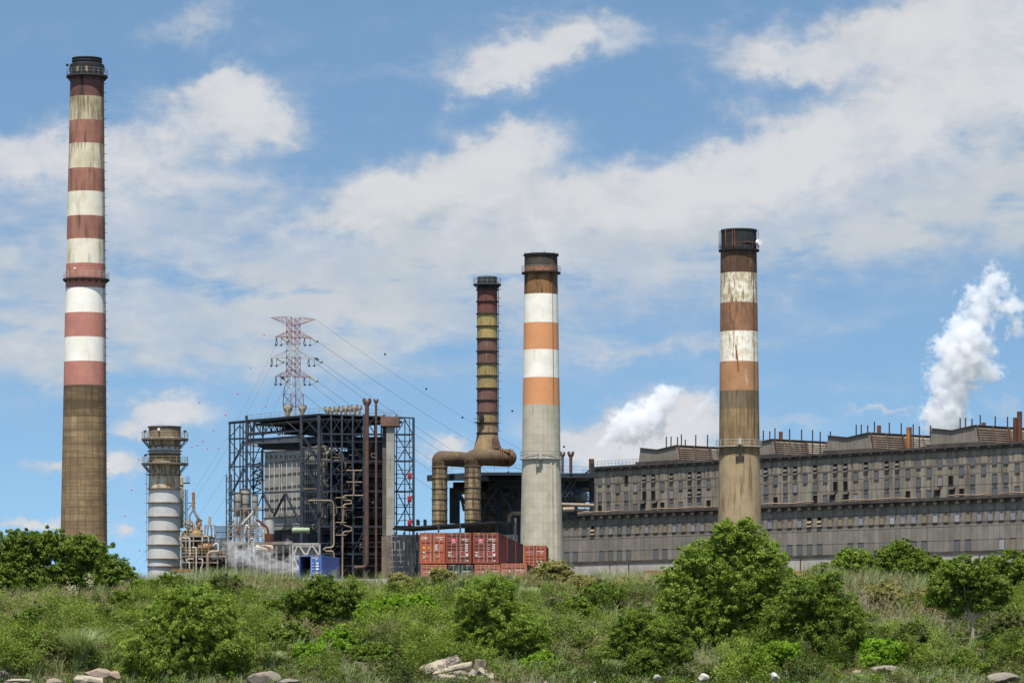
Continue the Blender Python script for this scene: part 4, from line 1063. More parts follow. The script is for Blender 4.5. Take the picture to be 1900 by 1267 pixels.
# ducts
duct_v = mat('ochre_duct', (.32,.245,.135), (.19,.14,.08), (.085,.055,.033), (.42,.60), cyl=True, grid=(30,1.9,(.42,.36,.3),.06), sscale=1.6)
duct_h = mat('brown_duct_plate', (.11,.072,.042), (.075,.052,.034), (.24,.145,.06), (.60,.72), sscale=.6)
rD = 53/3.728*D6/F
def fatduct(label, xv, xh, yh, ytop, ybot, D, Dh, r):
    t = thing('fat_duct', label, 'duct', P(*C8(xv,ybot), D), 'fat round flue ducts')
    X_ = gx(C8(xv,0)[0], D); zt, zb_ = gz(C8(0,yh)[1], D), gz(C8(0,ybot)[1], D)
    MB().lathe([(r, zb_), (r, zt-r*.3)], (X_, D), 28).build('riser', duct_v, t, smooth=50)
    m = MB(); n_ = 7; k = zb_+.9
    while k < zt-1.2: m.ring((X_,D), k, r-.05, r+.12, .14, 28); k += 1.95
    m.build_each('flange', mat('ring_rust', (.22,.15,.09)), t)
    X2 = gx(C8(xh,0)[0], Dh)
    m = MB(); m.path([(X_,D,zt-r*1.0),(X_,D,zt-r*.1),(X_+r*.25,D,zt+.02),(X_+r*1.2,D+(Dh-D)*.1,zt+.02),(X2,Dh,zt)], r, 28, bend=r*.5)
    m.build('elbow_run', duct_h, t, smooth=50)
    return t, X_, zt, X2
t1, X_, zt, X2 = fatduct('left fat duct, rising through the platform and bending right towards the steel stack', 208, 385, 338, 285, 800, 646, 650, rD)
t2, X_, zt, X2 = fatduct('right fat duct, bending into a wide patched horizontal duct with a rounded end', 437, 690, 330, 272, 795, 640, 644, rD*1.06)
m = MB()
for x in (495,625,640,690): p = P(*C8(x,330), 642); m.tube(p, p+Vector((.22,0.02,0)), rD*1.06+.13, n=28)
m.build_each('flange', rust, t2, smooth=40)
m = MB(); p = P(*C8(692,331), 644); m.ball(p, rD*1.06, 24, 14, (.85,1,1)); m.build('rounded_end', duct_h, t2, smooth=60)
m = MB(); p = P(*C8(640,286), 642)
for i in range(16): m.box(P(*C8(630+i*5, 281+ (i%3)*2), 643)+Vector((0,-1.0,.1)), (.5,.4,.16), i*.4)
m.build('loose_lagging', mat('straw_lagging', (.42,.32,.17), (.3,.22,.1)), t2)
twin_vent('roof_vent', 'brown twin-mouthed vent pipe standing on the dark deck right of the orange chimney', *C8(1115,293), C8(0,436)[1], 11/3.728*.1, 650, rust2, 'brown vents behind the orange chimney')
twin_vent('roof_vent', 'brown twin-mouthed vent pipe half hidden behind the right edge of the orange chimney', *C8(1058,297), C8(0,436)[1], 9/3.728*.1, 652, rust2, 'brown vents behind the orange chimney')
tag(MB().tube(q8(1258,440,655), q8(1258,340,655), .45, .5, 12).build('vent_pipe', rust), 'short red-brown vent pipe with cut top at the left end of the hall roof', 'vent')
# long low roof in front
t = thing('pipe_shed', 'long low open shed with a thin dark tilting roof behind the red containers', 'shed', P(860, 1100, 560))
A, B_ = P(*C4(1125,886), 575), P(*C8(600,768), 545); k_ = Vector((0,0,-.35)); d = Vector((3,8,0))
m = MB(); m.hexa([A+k_, B_+k_, B_+k_+d, A+k_+d, A, B_, B_+d, A+d]); m.build('roof', black, t)
m = MB()
for x in (1145,1197,1280,1330): p = P(*C4(x,0),572); m.beam(P(*C4(x,915),572), P(*C4(x,1240),572), .3)
for x in (600,730,500,350,200): m.beam(P(*C8(x,785),552), P(*C8(x,900),552), .25)
m.build_each('post', steel2, t)
m = MB(); 
for y in (940,975,1028,1060,1100,1135,1180): m.beam(P(*C4(1110,y),574), P(*C4(1310,y-3),574), .14)
for x in range(1120,1310,24): m.beam(P(*C4(x,1028),573), P(*C4(x,1060),573), .06); m.beam(P(*C4(x,940+(x%5)*9),573), P(*C4(x+9,1180-(x%7)*11),573), .09)
for x in (1140,1197,1280): m.beam(P(*C4(x,975),570), P(*C4(x,1028),570), .22); 
m.beam(P(*C4(1140,1195),570), P(*C4(1140,1240),570), .3)
m.build_each('pale_post', galv, t)
m = MB(); m.bb(P(*C4(1120,1240),585), P(*C4(1120,930),585)+Vector((21,3,0))); m.build('back_wall', mat('dark_sheet', (.045,.048,.05), (.022,.024,.028), (.12,.12,.11), (.54,.64), grid=(1.8,2.4,(.5,.5,.5),.5), zs=.4), t)
m = MB(); 
for x in (1288,1332): p = P(*C4(x,872),574); m.tube(p, p+Vector((0,0,.7)), .25, n=8); m.tube(p+Vector((0,0,.7)), p+Vector((0,0,.85)), .42, .2, n=8)
for x in (55,105): p = P(*C8(x,800),570); m.tube(p, p+Vector((0,0,1.0)), .22, n=8)
m.build_each('roof_cowl_piece', black, t)
MB().bb(P(*C8(560,788),548), P(*C8(590,778),548)+Vector((0,.5,0))).build('hazard_sign', mat('safety_yellow', (.5,.55,.03)), t)
# ------------------------------------------------------------ process yard left of the boiler house
C6 = lambda x, y: (320+x/6.033, 880+y/6.033)
D7 = 610
S6 = 1/6.033*D7/F
def q6(x, y, D=D7): return P(*C6(x,y), D)
def vtank(label, x, r, y0, y1, D, mm, name='vertical_tank', dome=0, cone=0, cat='tank', group=None, rings=(), legs=0, parent=None):
    c = (gx(C6(x,0)[0],D), D); k = D/F/6.033; R_ = r*k; z0, z1 = gz(C6(0,y1)[1],D), gz(C6(0,y0)[1],D)
    t = parent or thing(name, label, cat, (c[0], D, z0-cone*k), group)
    prof = []
    if cone: prof += [(R_*.25, z0-cone*k)]
    prof += [(R_, z0), (R_, z1)]
    if dome: prof += [(R_*math.cos(a), z1+dome*k*math.sin(a)) for a in (.4,.8,1.2,1.5)]
    MB().lathe(prof, c, 24, cap=True).build('shell', mm, t, smooth=35)
    m = MB()
    for y in rings: m.ring(c, gz(C6(0,y)[1],D)-.05, R_-.03, R_+.09, .1, 24)
    if rings: m.build('band', rust, t)
    if legs:
        m = MB()
        for sx, sy in ((-1,-1),(1,-1),(-1,1),(1,1)): m.beam((c[0]+sx*R_*.8, D+sy*R_*.8, z0+.3), (c[0]+sx*R_*.95, D+sy*R_*.95, z0-legs*k), .16)
        m.beam((c[0]-R_*.8,D-R_*.8,z0-legs*k*.1), (c[0]+R_*.95,D-R_*.8,z0-legs*k), .12); m.beam((c[0]+R_*.8,D-R_*.8,z0-legs*k*.1), (c[0]-R_*.95,D-R_*.8,z0-legs*k), .12)
        m.build('leg', galv, t)
    return t
vtank('tallest hopper of three tan silos before the boiler house', 815, 53, 162, 430, 612, greytank, 'hopper_silo', cone=60, rings=(165,215,330,420), legs=330, group='tan hopper silos')
vtank('left hopper of three tan silos, its foot in steam', 735, 38, 202, 425, 611, greytank, 'hopper_silo', cone=45, rings=(205,300,410), legs=330, group='tan hopper silos')
vtank('right, slimmest hopper of three tan silos', 925, 34, 222, 380, 611, greytank, 'hopper_silo', cone=60, rings=(225,300,375), legs=380, group='tan hopper silos')
vtank('small upright grey vessel under the left tan silo', 708, 25, 455, 572, 608, mat('light_vessel', (.5,.48,.46), (.4,.37,.34), (.2,.12,.07), (.55,.7)), 'small_vessel', cone=40, rings=(458,), legs=200)
vtank('small upright pale vessel with a bent inlet under the right tan silo', 892, 19, 430, 555, 608, mat('light_vessel', (.5,.48,.46)), 'small_vessel', cone=60, legs=200)
vtank('smooth pale grey tank standing on a red-brown drum beside the silos', 1083, 57, 490, 665, 612, mat('smooth_grey', (.40,.39,.36), (.34,.33,.3), (.24,.2,.15), (.6,.8)), 'grey_tank', rings=(490,))
vtank('red-brown drum under the pale grey tank', 1083, 55, 668, 752, 612, mat('oxide_drum', (.13,.045,.03), (.09,.035,.025)), 'drum')
# lattice trestle round the silos
t = thing('trestle', 'braced steel trestle tower carrying the tan silos above the steam', 'industrial frame', q6(800,1100))
m = MB(); rr_ = random.Random(3)
for D in (606, 616):
    for x in (620,700,797,868,935,1010): m.beam(q6(x,380 if x in (797,935) else 560,D), q6(x,1150,D), .2)
    for y in (575,380,690,900): m.beam(q6(620 if y != 380 else 660,y,D), q6(1010,y,D), .22)
    for (a, b_) in (((797,570),(868,460)),((868,570),(797,440)),((797,690),(868,580)),((868,690),(797,580)),((620,690),(700,580)),((700,690),(620,580)),((868,690),(935,580)),((935,690),(868,580)),((935,570),(1010,690)),((797,900),(868,700)),((935,900),(868,700)),((620,900),(700,700))): m.beam(q6(*a,D), q6(*b_,D), .15)
m.build('trestle_frame', mat('tan_steel', (.26,.22,.18), (.16,.13,.1), (.2,.09,.04), (.52,.68)), t)
m = MB(); m.lattice(q6(632,0,609), q6(632,720,609), .9, .18)
for y in range(580, 760, 26): m.beam(q6(630,y,604), q6(1000,y,604), .06)
m.build('rails', steel2, t)
m = MB()
for (x, y, w_, h_) in ((655,690,22,90),(745,650,26,110),(755,700,14,60)): p = q6(x,y,607); m.box(p, (w_*S6,.8,h_*S6))
m.build_each('rusty_chute', mat('bright_rust', (.22,.09,.03)), t)
m = MB(); 
m.path([q6(950,540,606), q6(1020,640,606), q6(1020,720,606)], .2, 8); m.path([q6(780,560,606), q6(890,440,606), q6(905,405,606)], .22, 8); m.path([q6(812,640,605), q6(830,560,605), q6(855,600,605)], .2, 8)
m.path([q6(850,840,603), q6(850,760,603), q6(875,715,603), q6(905,715,603), q6(910,790,603), q6(910,960,603)], .13, 8)
m.build_each('chute_pipe', palepipe, t)
o = MB().path([q6(940,510,604), q6(970,520,604), q6(1055,590,604), q6(1070,620,604), q6(1072,670,604)], .2, 10).build('pipe_run', mat('oxide_pipe', (.12,.03,.02), (.08,.025,.02)), smooth=50)
tag(o, 'dark red pipe bending down between the right silo and the grey tank', 'pipe')
def hvessel(label, x0, x1, yc, r, D, mm, group=None, saddle=True, sq=.8):
    k = D/F/6.033; t = thing('horizontal_vessel', label, 'vessel', q6((x0+x1)/2, yc+r, D), group)
    a, b_ = q6(x0+r*.5, yc, D), q6(x1-r*.5, yc, D); R_ = r*k
    m = MB(); prof = []
    m.tube(a, b_, R_, n=24, cap=False); 
    for c, s_ in ((a,-1),(b_,1)):
        for i in range(5): 
            t0, t1_ = i/5*math.pi/2, (i+1)/5*math.pi/2
            m.tube(c+Vector((s_*R_*.5*math.sin(t0),0,0)), c+Vector((s_*R_*.5*math.sin(t1_),0,0)), R_*math.cos(t0), max(.01,R_*math.cos(t1_)), 24, cap=False)
    m.build('shell', mm, t, smooth=50)
    if saddle:
        s_ = MB()
        for c in (a, b_): s_.box(c-Vector((0,0,R_*.9)), (.3, R_*1.5, R_*.7))
        s_.build('saddle', rust, t)
        n_ = MB(); n_.tube(a*.4+b_*.6+Vector((0,0,R_*.8)), a*.4+b_*.6+Vector((0,0,R_*1.3)), .2, n=10); n_.build('nozzle', galv, t)
    return t
och = mat('rusty_tan_vessel', (.34,.21,.1), (.25,.15,.075), (.13,.06,.03), (.5,.66))
hvessel('rusty tan rounded vessel on the lower deck right of the ringed stack', 272, 458, 812, 60, 604, och)
hvessel('white and rust vessel with a bright rounded end behind the steam', 925, 1135, 838, 50, 606, mat('white_rusty_vessel', (.55,.5,.42), (.4,.3,.18), (.25,.12,.05), (.5,.66)))
hvessel('small pale green vessel above the grey truss screen', 1335, 1540, 625, 30, 604, mat('pale_green_paint', (.27,.33,.22), (.2,.24,.17)))
vtank('domed rusty tan drum on the upper deck beside the ringed stack', 272, 58, 665, 700, 606, och, 'domed_drum', dome=42)
vtank('dark domed drum tucked against the ringed stack', 150, 50, 668, 720, 608, mat('dark_drum', (.06,.045,.04)), 'domed_drum', dome=45)
vtank('slim tan column with a small head platform behind the ringed stack edge', 97, 24, 40, 600, 628, mat('tan_column', (.42,.34,.2), (.32,.25,.15), (.2,.12,.05), (.5,.66)), 'tan_column', dome=30, rings=(120,), cat='column')
t = thing('small_stack', 'small rust-orange stack on thin pipe legs right of the ringed stack', 'chimney', q6(235,600))
MB().lathe([(16*S6,q6(0,365).z),(16*S6,q6(0,200).z)], (q6(235,0).x, D7), 16).build('shaft', mat('orange_rust', (.3,.14,.05), (.2,.09,.04), (.1,.05,.03), (.5,.65)), t, smooth=40)
m = MB(); m.path([q6(228,360), q6(228,405), q6(192,450), q6(192,600)], .16, 8); m.path([q6(243,360), q6(243,410), q6(300,500), q6(312,520), q6(312,600)], .2, 8); m.path([q6(236,360), q6(236,405), q6(285,500), q6(285,620)], .16, 8)
m.build_each('pipe_leg', galv, t)
m = MB(); m.beam(q6(165,320), q6(260,320), .12); m.beam(q6(160,410), q6(215,340), .12); m.beam(q6(70,480), q6(150,410), .12); m.build('stays', steel2, t)
t = thing('small_stack', 'small grey stack on a splayed frame between the ringed stack and the boiler house', 'chimney', q6(415,740,616))
MB().lathe([(17*S6,q6(0,570).z),(17*S6,q6(0,457).z)], (q6(415,0,616).x, 616), 16).build('shaft', greytank, t, smooth=40)
m = MB()
for dx in (-.8,.8):
    for (a, b_) in (((400,570),(385,740)),((430,570),(445,740)),((365,572),(362,740)),((475,572),(478,740))): m.beam(q6(*a,616)+Vector((0,dx,0)), q6(*b_,616)+Vector((0,dx,0)), .14)
m.beam(q6(360,572,616), q6(480,572,616), .18); m.beam(q6(365,575,616), q6(405,640,616), .1); m.beam(q6(475,575,616), q6(430,640,616), .1); m.build('frame', galv, t)
# ladder tower + pipe rack
t = thing('ladder_tower', 'thin lattice ladder tower close to the right side of the ringed stack', 'ladder', q6(145,600,614))
m = MB(); m.lattice(q6(133,170,614), q6(133,600,614), 16*S6*1.6, .1); m.lattice(q6(156,170,614), q6(156,600,614), 12*S6*1.6, .1); m.build('lattice', steel2, t)
m = MB(); m.bb(q6(120,100,614), q6(190,88,614)+Vector((0,1.5,0))); rail(m, q6(150,88,614), q6(188,88,614), 1.0, 3); m.build('platform', rust, t)
t = thing('pipe_rack', 'two-deck rusty pipe rack with tangled pipes right of the ringed stack', 'industrial frame', q6(300,1150))
m = MB()
for D in (603, 612):
    for y, x0, x1 in ((692,90,430),(742,95,330),(915,100,605),(880,100,300),(985,100,520)): m.beam(q6(x0,y,D), q6(x1,y,D), .25)
    for x in (100,150,185,235,330,405,505,600): m.beam(q6(x,690 if x < 420 else 915,D), q6(x,1160,D), .2)
m.bb(q6(95,700,603), q6(430,692,603)+Vector((0,10,0))); m.bb(q6(100,925,603), q6(605,912,603)+Vector((0,12,0)))
m.build('rack_frame', mat('tan_steel', (.26,.22,.18)), t)
m = MB(); rail(m, q6(100,690,603), q6(330,690,603), 1.0, 8); rail(m, q6(130,912,603), q6(600,912,603), 1.0, 14); rail(m, q6(100,878,602), q6(280,878,602), 1.0, 6); m.build('railing', yellow, t)
m = MB(); rr_ = random.Random(11)
for i in range(130):
    x = rr_.uniform(95, 330); y = rr_.choice([rr_.uniform(600,700), rr_.uniform(720,1060), rr_.uniform(520,660)]); 
    if y < 690: x = rr_.uniform(140, 330)
    m.path([q6(x,y,607), q6(x+rr_.uniform(-30,30),y,607), q6(x+rr_.uniform(-30,30),y+rr_.uniform(15,70),606)], rr_.uniform(.06,.16), 6)
for i in range(25):
    x = rr_.uniform(270,320); y = rr_.uniform(500,620); m.box(q6(x,y,609), (.25,.4,.35), i)
m.build('small_pipes', mat('mixed_dull_pipes', (.2,.16,.11), (.1,.075,.05), (.3,.2,.1), (.5,.6)), t)
m = MB(); m.bb(q6(98,712,613), q6(330,912,613)+Vector((0,2,0))); m.bb(q6(330,880,613), q6(620,1150,613)+Vector((0,2,0))); m.bb(q6(105,930,611), q6(640,1110,611)+Vector((0,3,0))); m.build_each('dark_backing', black, t)  # black sheets added to make the background behind the pipes dark
def yp(label, pts, r, D, mm): 
    o = MB().path([q6(*p, D) for p in pts], r, 10).build('pipe_run', mm, smooth=50); tag(o, label, 'pipe', 'lagged pipes of the process yard')
yp('slender white pipe with a tan hooked top, tallest before the pipe rack', [(222,817),(255,815),(266,830),(266,1150)], 0.116, 601, palepipe)
yp('pale pipe dropping from the upper deck beside the ringed stack', [(108,712),(185,712),(197,725),(197,905)], 0.122, 601, palepipe)
yp('thick pale riser bending right under the rusty vessel', [(392,1160),(392,905),(420,865),(520,862)], 0.245, 600.5, tanpipe)
yp('low hooked white pipe at the foot of the pipe rack', [(235,945),(175,945),(160,955),(165,985),(190,985),(192,1130)], 0.102, 600, palepipe)
yp('low kinked pale pipe between the hooked pipe and the thick riser', [(290,945),(338,945),(340,1000),(315,1050),(314,1150)], 0.095, 600, palepipe)
yp('short white hoop pipe above the rusty vessel', [(335,750),(337,690),(400,690),(405,750)], 0.136, 603, palepipe)
yp('white valve pipe cluster right of the rusty vessel', [(455,800),(490,765),(512,790),(512,860)], 0.150, 602, greywhite)
o = MB().bb(q6(0,1102,596), q6(240,1055,596)+Vector((0,3,0))); 
for i in range(9): o.bb(q6(5+i*28,1102,595.8)-Vector((.06,0,0)), q6(5+i*28,1055,595.8)+Vector((.06,.2,0)))
tag(o.build('rusty_tank', mat('orange_rust', (.3,.14,.05))), 'long low rusty open tank before the foot of the ringed stack', 'tank')
tag(MB().bb(q6(-10,1200,594), q6(245,1105,594)+Vector((0,.5,0))).build('low_wall', mat('pale_wall', (.42,.42,.41), (.34,.34,.32), (.2,.2,.17), (.55,.7))), 'pale grey low wall at the foot of the ringed stack', 'wall')
# fence / low pipes to the right of it
t = thing('guard_rail', 'low yellow rail and rusty pipes above the grass before the steam', 'railing', q6(1000,1180,598))
m = MB(); m.beam(q6(740,1160,598), q6(1448,1160,598), .25); m.beam(q6(1130,1100,598), q6(1320,1098,598), .12); rail(m, q6(1000,1180,598), q6(1340,1180,598), 1.0, 6); m.build('rail', yellow, t)
m = MB(); m.beam(q6(560,1185,600), q6(1500,1182,600), .7); 
for x in range(560,1450,60): m.beam(q6(x,1185,600), q6(x,1050+(x*7)%60,600), .13)
m.build('low_pipes', mat('mixed_dull_pipes', (.2,.16,.11)), t)
# light grey truss screen & ground-level machinery
t = thing('truss_screen', 'light grey sheeted truss panel standing behind the blue container', 'screen', P(*C4(575,1200),600))
m = MB(); pbox(m, 490, 664, 990, 1225, 600, .4); m.build('sheet', mat('light_sheet', (.26,.25,.245), (.21,.2,.195), (.15,.14,.13), (.5,.7)), t)
m = MB(); q4 = lambda x, y: P(*C4(x,y),599.6)
for (a, b_) in (((490,985),(490,1225)),((662,985),(662,1225)),((488,988),(664,988)),((488,1068),(664,1068)),((488,1148),(664,1148)),((492,1065),(525,992)),((525,992),(575,1065)),((575,1065),(610,992)),((610,992),(660,1065)),((492,1070),(530,1145)),((530,1145),(575,1070)),((575,1070),(620,1145))): m.beam(q4(*a), q4(*b_), .26)
m.build('truss', mat('light_truss', (.4,.39,.36), (.33,.31,.28)), t)
# dark low machine hall behind steam
t = thing('pump_shed', 'dark low shed with open bays behind the ground-level steam', 'shed', q6(900,1180,640))
m = MB(); pbox(m, 610, 1340, 775, 1190, 640, 6, C6); m.build('walls', mat('dark_sheet', (.06,.062,.062)), t)
m = MB(); m.beam(q6(600,770,639), q6(1345,765,639), .5); 
for x in range(640,1340,75): m.beam(q6(x,770,639), q6(x,1190,639), .3)
m.build('frame', mat('tan_steel', (.26,.22,.18)), t)
# distant low wall line between stack and boiler house
m = MB(); m.bb(q6(330,1150,660), q6(620,712,660)+Vector((0,8,0))); rail(m, q6(470,712,660), q6(620,712,660), 2.2, 12, .12)
tag(m.build('far_shed', mat('far_sheet', (.07,.08,.09))), 'far dark flat-roofed shed with rooftop rail between the small grey stack and the silos', 'shed')

# ------------------------------------------------------------ transmission tower and lines
CT = lambda x, y: (420+x/5.76, 560+y/5.76)
DT = 900
tr = plain('pylon_red', (.24,.06,.05)); tw = plain('pylon_white', (.42,.40,.39)); tdk = plain('pylon_galvanised', (.12,.1,.1))
t = thing('pylon', 'red and white lattice transmission tower rising behind the boiler house', 'pylon', P(*CT(718,1300),DT))
cx_ = 716
def hw(y): return float(np.interp(y, [160,800,985,1270,2600], [74,78,108,118,330]))    # half width px in crop
kT = DT/F/5.76
def tp(sx, sy, y):
    X_ = gx(CT(cx_,0)[0],DT); return Vector((X_+sx*hw(y)*kT, DT+sy*hw(y)*kT, gz(CT(0,y)[1],DT)))
# rotate the square body slightly by shearing the corners
th = R(35)
def tpr(sx, sy, y):
    X_ = gx(CT(cx_,0)[0],DT); h = hw(y)*kT*.70; a, b_ = sx*h, sy*h
    return Vector((X_+a*math.cos(th)-b_*math.sin(th), DT+a*math.sin(th)+b_*math.cos(th), gz(CT(0,y)[1],DT)))
levels = [175,250,320,385,455,520,590,660,730,800,880,985,1120,1290,1500,1800,2200]
bandcol = lambda y: 1 if (455 < y < 600 or 800 < y < 985 or 1200 < y < 1700) else 0
m = MB(); 
corners = ((-1,-1),(1,-1),(1,1),(-1,1))
for i in range(len(levels)-1):
    y0, y1 = levels[i], levels[i+1]; m.cur = bandcol((y0+y1)/2)
    for j, (sx, sy) in enumerate(corners):
        m.beam(tpr(sx,sy,y0), tpr(sx,sy,y1), .22 if y0 > 780 else .15)
        nx_, ny_ = corners[(j+1)%4]
        m.beam(tpr(sx,sy,y0), tpr(nx_,ny_,y1), .075); m.beam(tpr(nx_,ny_,y0), tpr(sx,sy,y1), .075); m.beam(tpr(sx,sy,y1), tpr(nx_,ny_,y1), .075)
m.build('body', [tr, tw], t)
ends = {}
for k_, (yt, ya, xl, xr, mi) in enumerate(((165,245,478,955,0),(312,378,520,915,0),(518,598,470,960,1),(732,800,515,912,0))):
    m = MB(); m.cur = mi
    zt = lambda x, y: P(*CT(x,y),DT)
    for sy in (-1, 1):
        Lb, Rb = tpr(-1,sy,ya), tpr(1,sy,ya); Lt, Rt = tpr(-1,sy,yt), tpr(1,sy,yt)
        el_, er_ = zt(xl, ya if k_ else 168), zt(xr, ya+10 if k_ else 188)
        for (b_, tt, e_) in ((Lb,Lt,el_),(Rb,Rt,er_)):
            m.beam(b_, e_, .11); m.beam(tt, e_, .08); 
            for f_ in (.25,.5,.75): m.beam(b_+(e_-b_)*f_, tt+(e_-tt)*f_, .055); m.beam(b_+(e_-b_)*f_, tt+(e_-tt)*(f_-.25), .055)
        ends[k_] = (el_, er_)
    m.build('cross_arm', [tr, tw], t)
ins = plain('insulator_grey_green', (.2,.23,.19)); wire = plain('line_wire', (.10,.11,.12))
targets = []
for k_, (ya, xl, xr) in enumerate(((378,520,915),(598,470,960),(800,515,912))):
    for (x, off) in ((xl,0),(xr,1)):
        # hanging jumper weights
        for dx in ((10,67) if off == 0 else (-75,-20)):
            g = MB(); p = P(*CT(x+dx,ya),DT); q = p-Vector((0,0,85*kT)); g.beam(p, q, .1); g.ball(q, .28, 8, 5); g.build('jumper_string', plain('weight_black', (.02,.02,.025)), t)
        # strain insulators towards lower right
        a = P(*CT((x+78 if off == 0 else x-3), ya+8), DT); b_ = a+Vector((72*kT, -4, -52*kT))
        g = MB(); 
        for s_ in (-.28,.28): g.tube(a+Vector((0,s_,s_*.4)), b_+Vector((0,s_,s_*.4)), .26, n=8)
        g.build('strain_insulator', ins, t)
        # thin back insulators
        g = MB(); c = a+Vector(((-60 if off==0 else -75)*kT, 0, 0)); 
        for s_ in (-.25,.25): g.tube(c, c+Vector((-20*kT+s_,6,-45*kT)), .09, n=6)
        g.build('back_insulator', ins, t)
        m = MB(); m.path([b_, b_+Vector((-30*kT,0,-25*kT)), a+Vector((-20*kT,0,-75*kT)), c-Vector((0,0,78*kT))], .05, 5); m.build('jumper_wire', wire, t)
        targets.append((b_, c+Vector((-20*kT,6,-45*kT)), k_, off))
def catenary(p, q, sag, n=20):
    return [p+(q-p)*(i/n)-Vector((0,0,sag*4*(i/n)*(1-i/n))) for i in range(n+1)]
dark = plain('dark_marker', (.03,.03,.03)); orange_b = plain('orange_marker', (.62,.07,.03))
names_ = [('lower','left'),('upper','right')]
for i, (b_, c, k_, off) in enumerate(targets):
    lv = ('top','middle','lowest')[k_]; sd_ = ('near','far')[off]
    end = b_ + Vector((62+8*off, 60, -36.5-1.2*k_))*1.35
    m = MB(); m.path(catenary(b_, end, 3.5), .04, 4, bend=0, cap=False)
    tag(m.build('power_line', wire), f'power line from the pylon running down right from its {lv} arm, {"left" if off == 0 else "right"} insulator', 'power line', 'power lines')
    end2 = c + Vector((-48+5*off, 40, -62+1.5*k_))
    m = MB(); m.path(catenary(c, end2, 7), .02, 4, bend=0, cap=False)
    tag(m.build('power_line', wire), f'faint power line falling left from the pylon {lv} arm, {"left" if off == 0 else "right"} end', 'power line', 'power lines')
el_, er_ = ends[0]
m = MB(); m.path(catenary(er_, er_+Vector((85,60,-45)), 3.5), .03, 4, bend=0, cap=False); tag(m.build('power_line', wire), 'thin earth wire from the pylon top arm running down right', 'power line', 'power lines')
balls = [(490,621.5),(465,682.5),(441,731),(418.5,770),(493.5,754.5),(396,798.5),(370,746.5),(356,829.5),(366,826.5),(375.5,818.5),(385,832),(404.5,831.5),(337,836),(257.5,852),(244,908.5),(231.5,957),(259,1021),(519.5,711)]
mk = MB().ball((0,0,0), .19, 10, 7).build('marker_ball', orange_b, local=True)
mk.location = P(490,621.5,880)
def desc(px, py):
    return None
lab = {0:'highest orange marker ball, left of the pylon top', 1:'orange marker ball left of the pylon middle arm', 2:'orange marker ball high left of the boiler house roof corner',
 3:'orange marker ball just above the left roof corner of the boiler house', 4:'orange marker ball over the left part of the boiler house roof', 5:'orange marker ball above and left of the tall lattice corner column',
 6:'orange marker ball highest in the open sky right of the ringed stack', 7:'orange marker ball, left one of the low touching pair right of the ringed stack', 8:'dark orange marker ball, second of the low cluster right of the ringed stack',
 9:'dark marker ball, topmost of the low cluster right of the ringed stack', 10:'orange marker ball, fourth of the low cluster right of the ringed stack', 11:'orange marker ball nearest the boiler house in the low cluster',
 12:'orange marker ball beside the upper part of the ringed stack', 13:'orange marker ball left of the lower platform of the ringed stack', 14:'orange marker ball between the tall chimney and the ringed stack, upper',
 15:'orange marker ball between the tall chimney and the ringed stack, middle', 16:'lowest orange marker ball, just left of the ringed stack foot', 17:'orange marker ball hanging against the pylon lower arm'}
for i, (px_, py_) in enumerate(balls):
    o = mk if i == 0 else mk.copy()
    if i: COL.objects.link(o)
    o.location = P(px_, py_, 880 - (i % 5)*12); tag(o, lab[i], 'marker ball', 'marker balls on the power lines')
dk = None
for i, (px_, py_, lb) in enumerate(((714.5,657,'tiny dark marker high above the boiler house right end'),(791,721.5,'tiny dark marker between pylon and steel stack'),(950.5,762.5,'tiny dark marker beside the left edge of the orange chimney'),(858,774.5,'tiny dark marker on the lines left of the steel stack'),(1046.5,828.5,'small pale marker just right of the orange chimney'))):
    o = (MB().ball((0,0,0), .26, 8, 6).build('marker_ball', dark, local=True)) if dk is None else dk.copy()
    if dk is None: dk = o
    else: COL.objects.link(o)
    o.location = P(px_, py_, 850-10*i); tag(o, lb, 'marker ball', 'dark markers on the power lines')

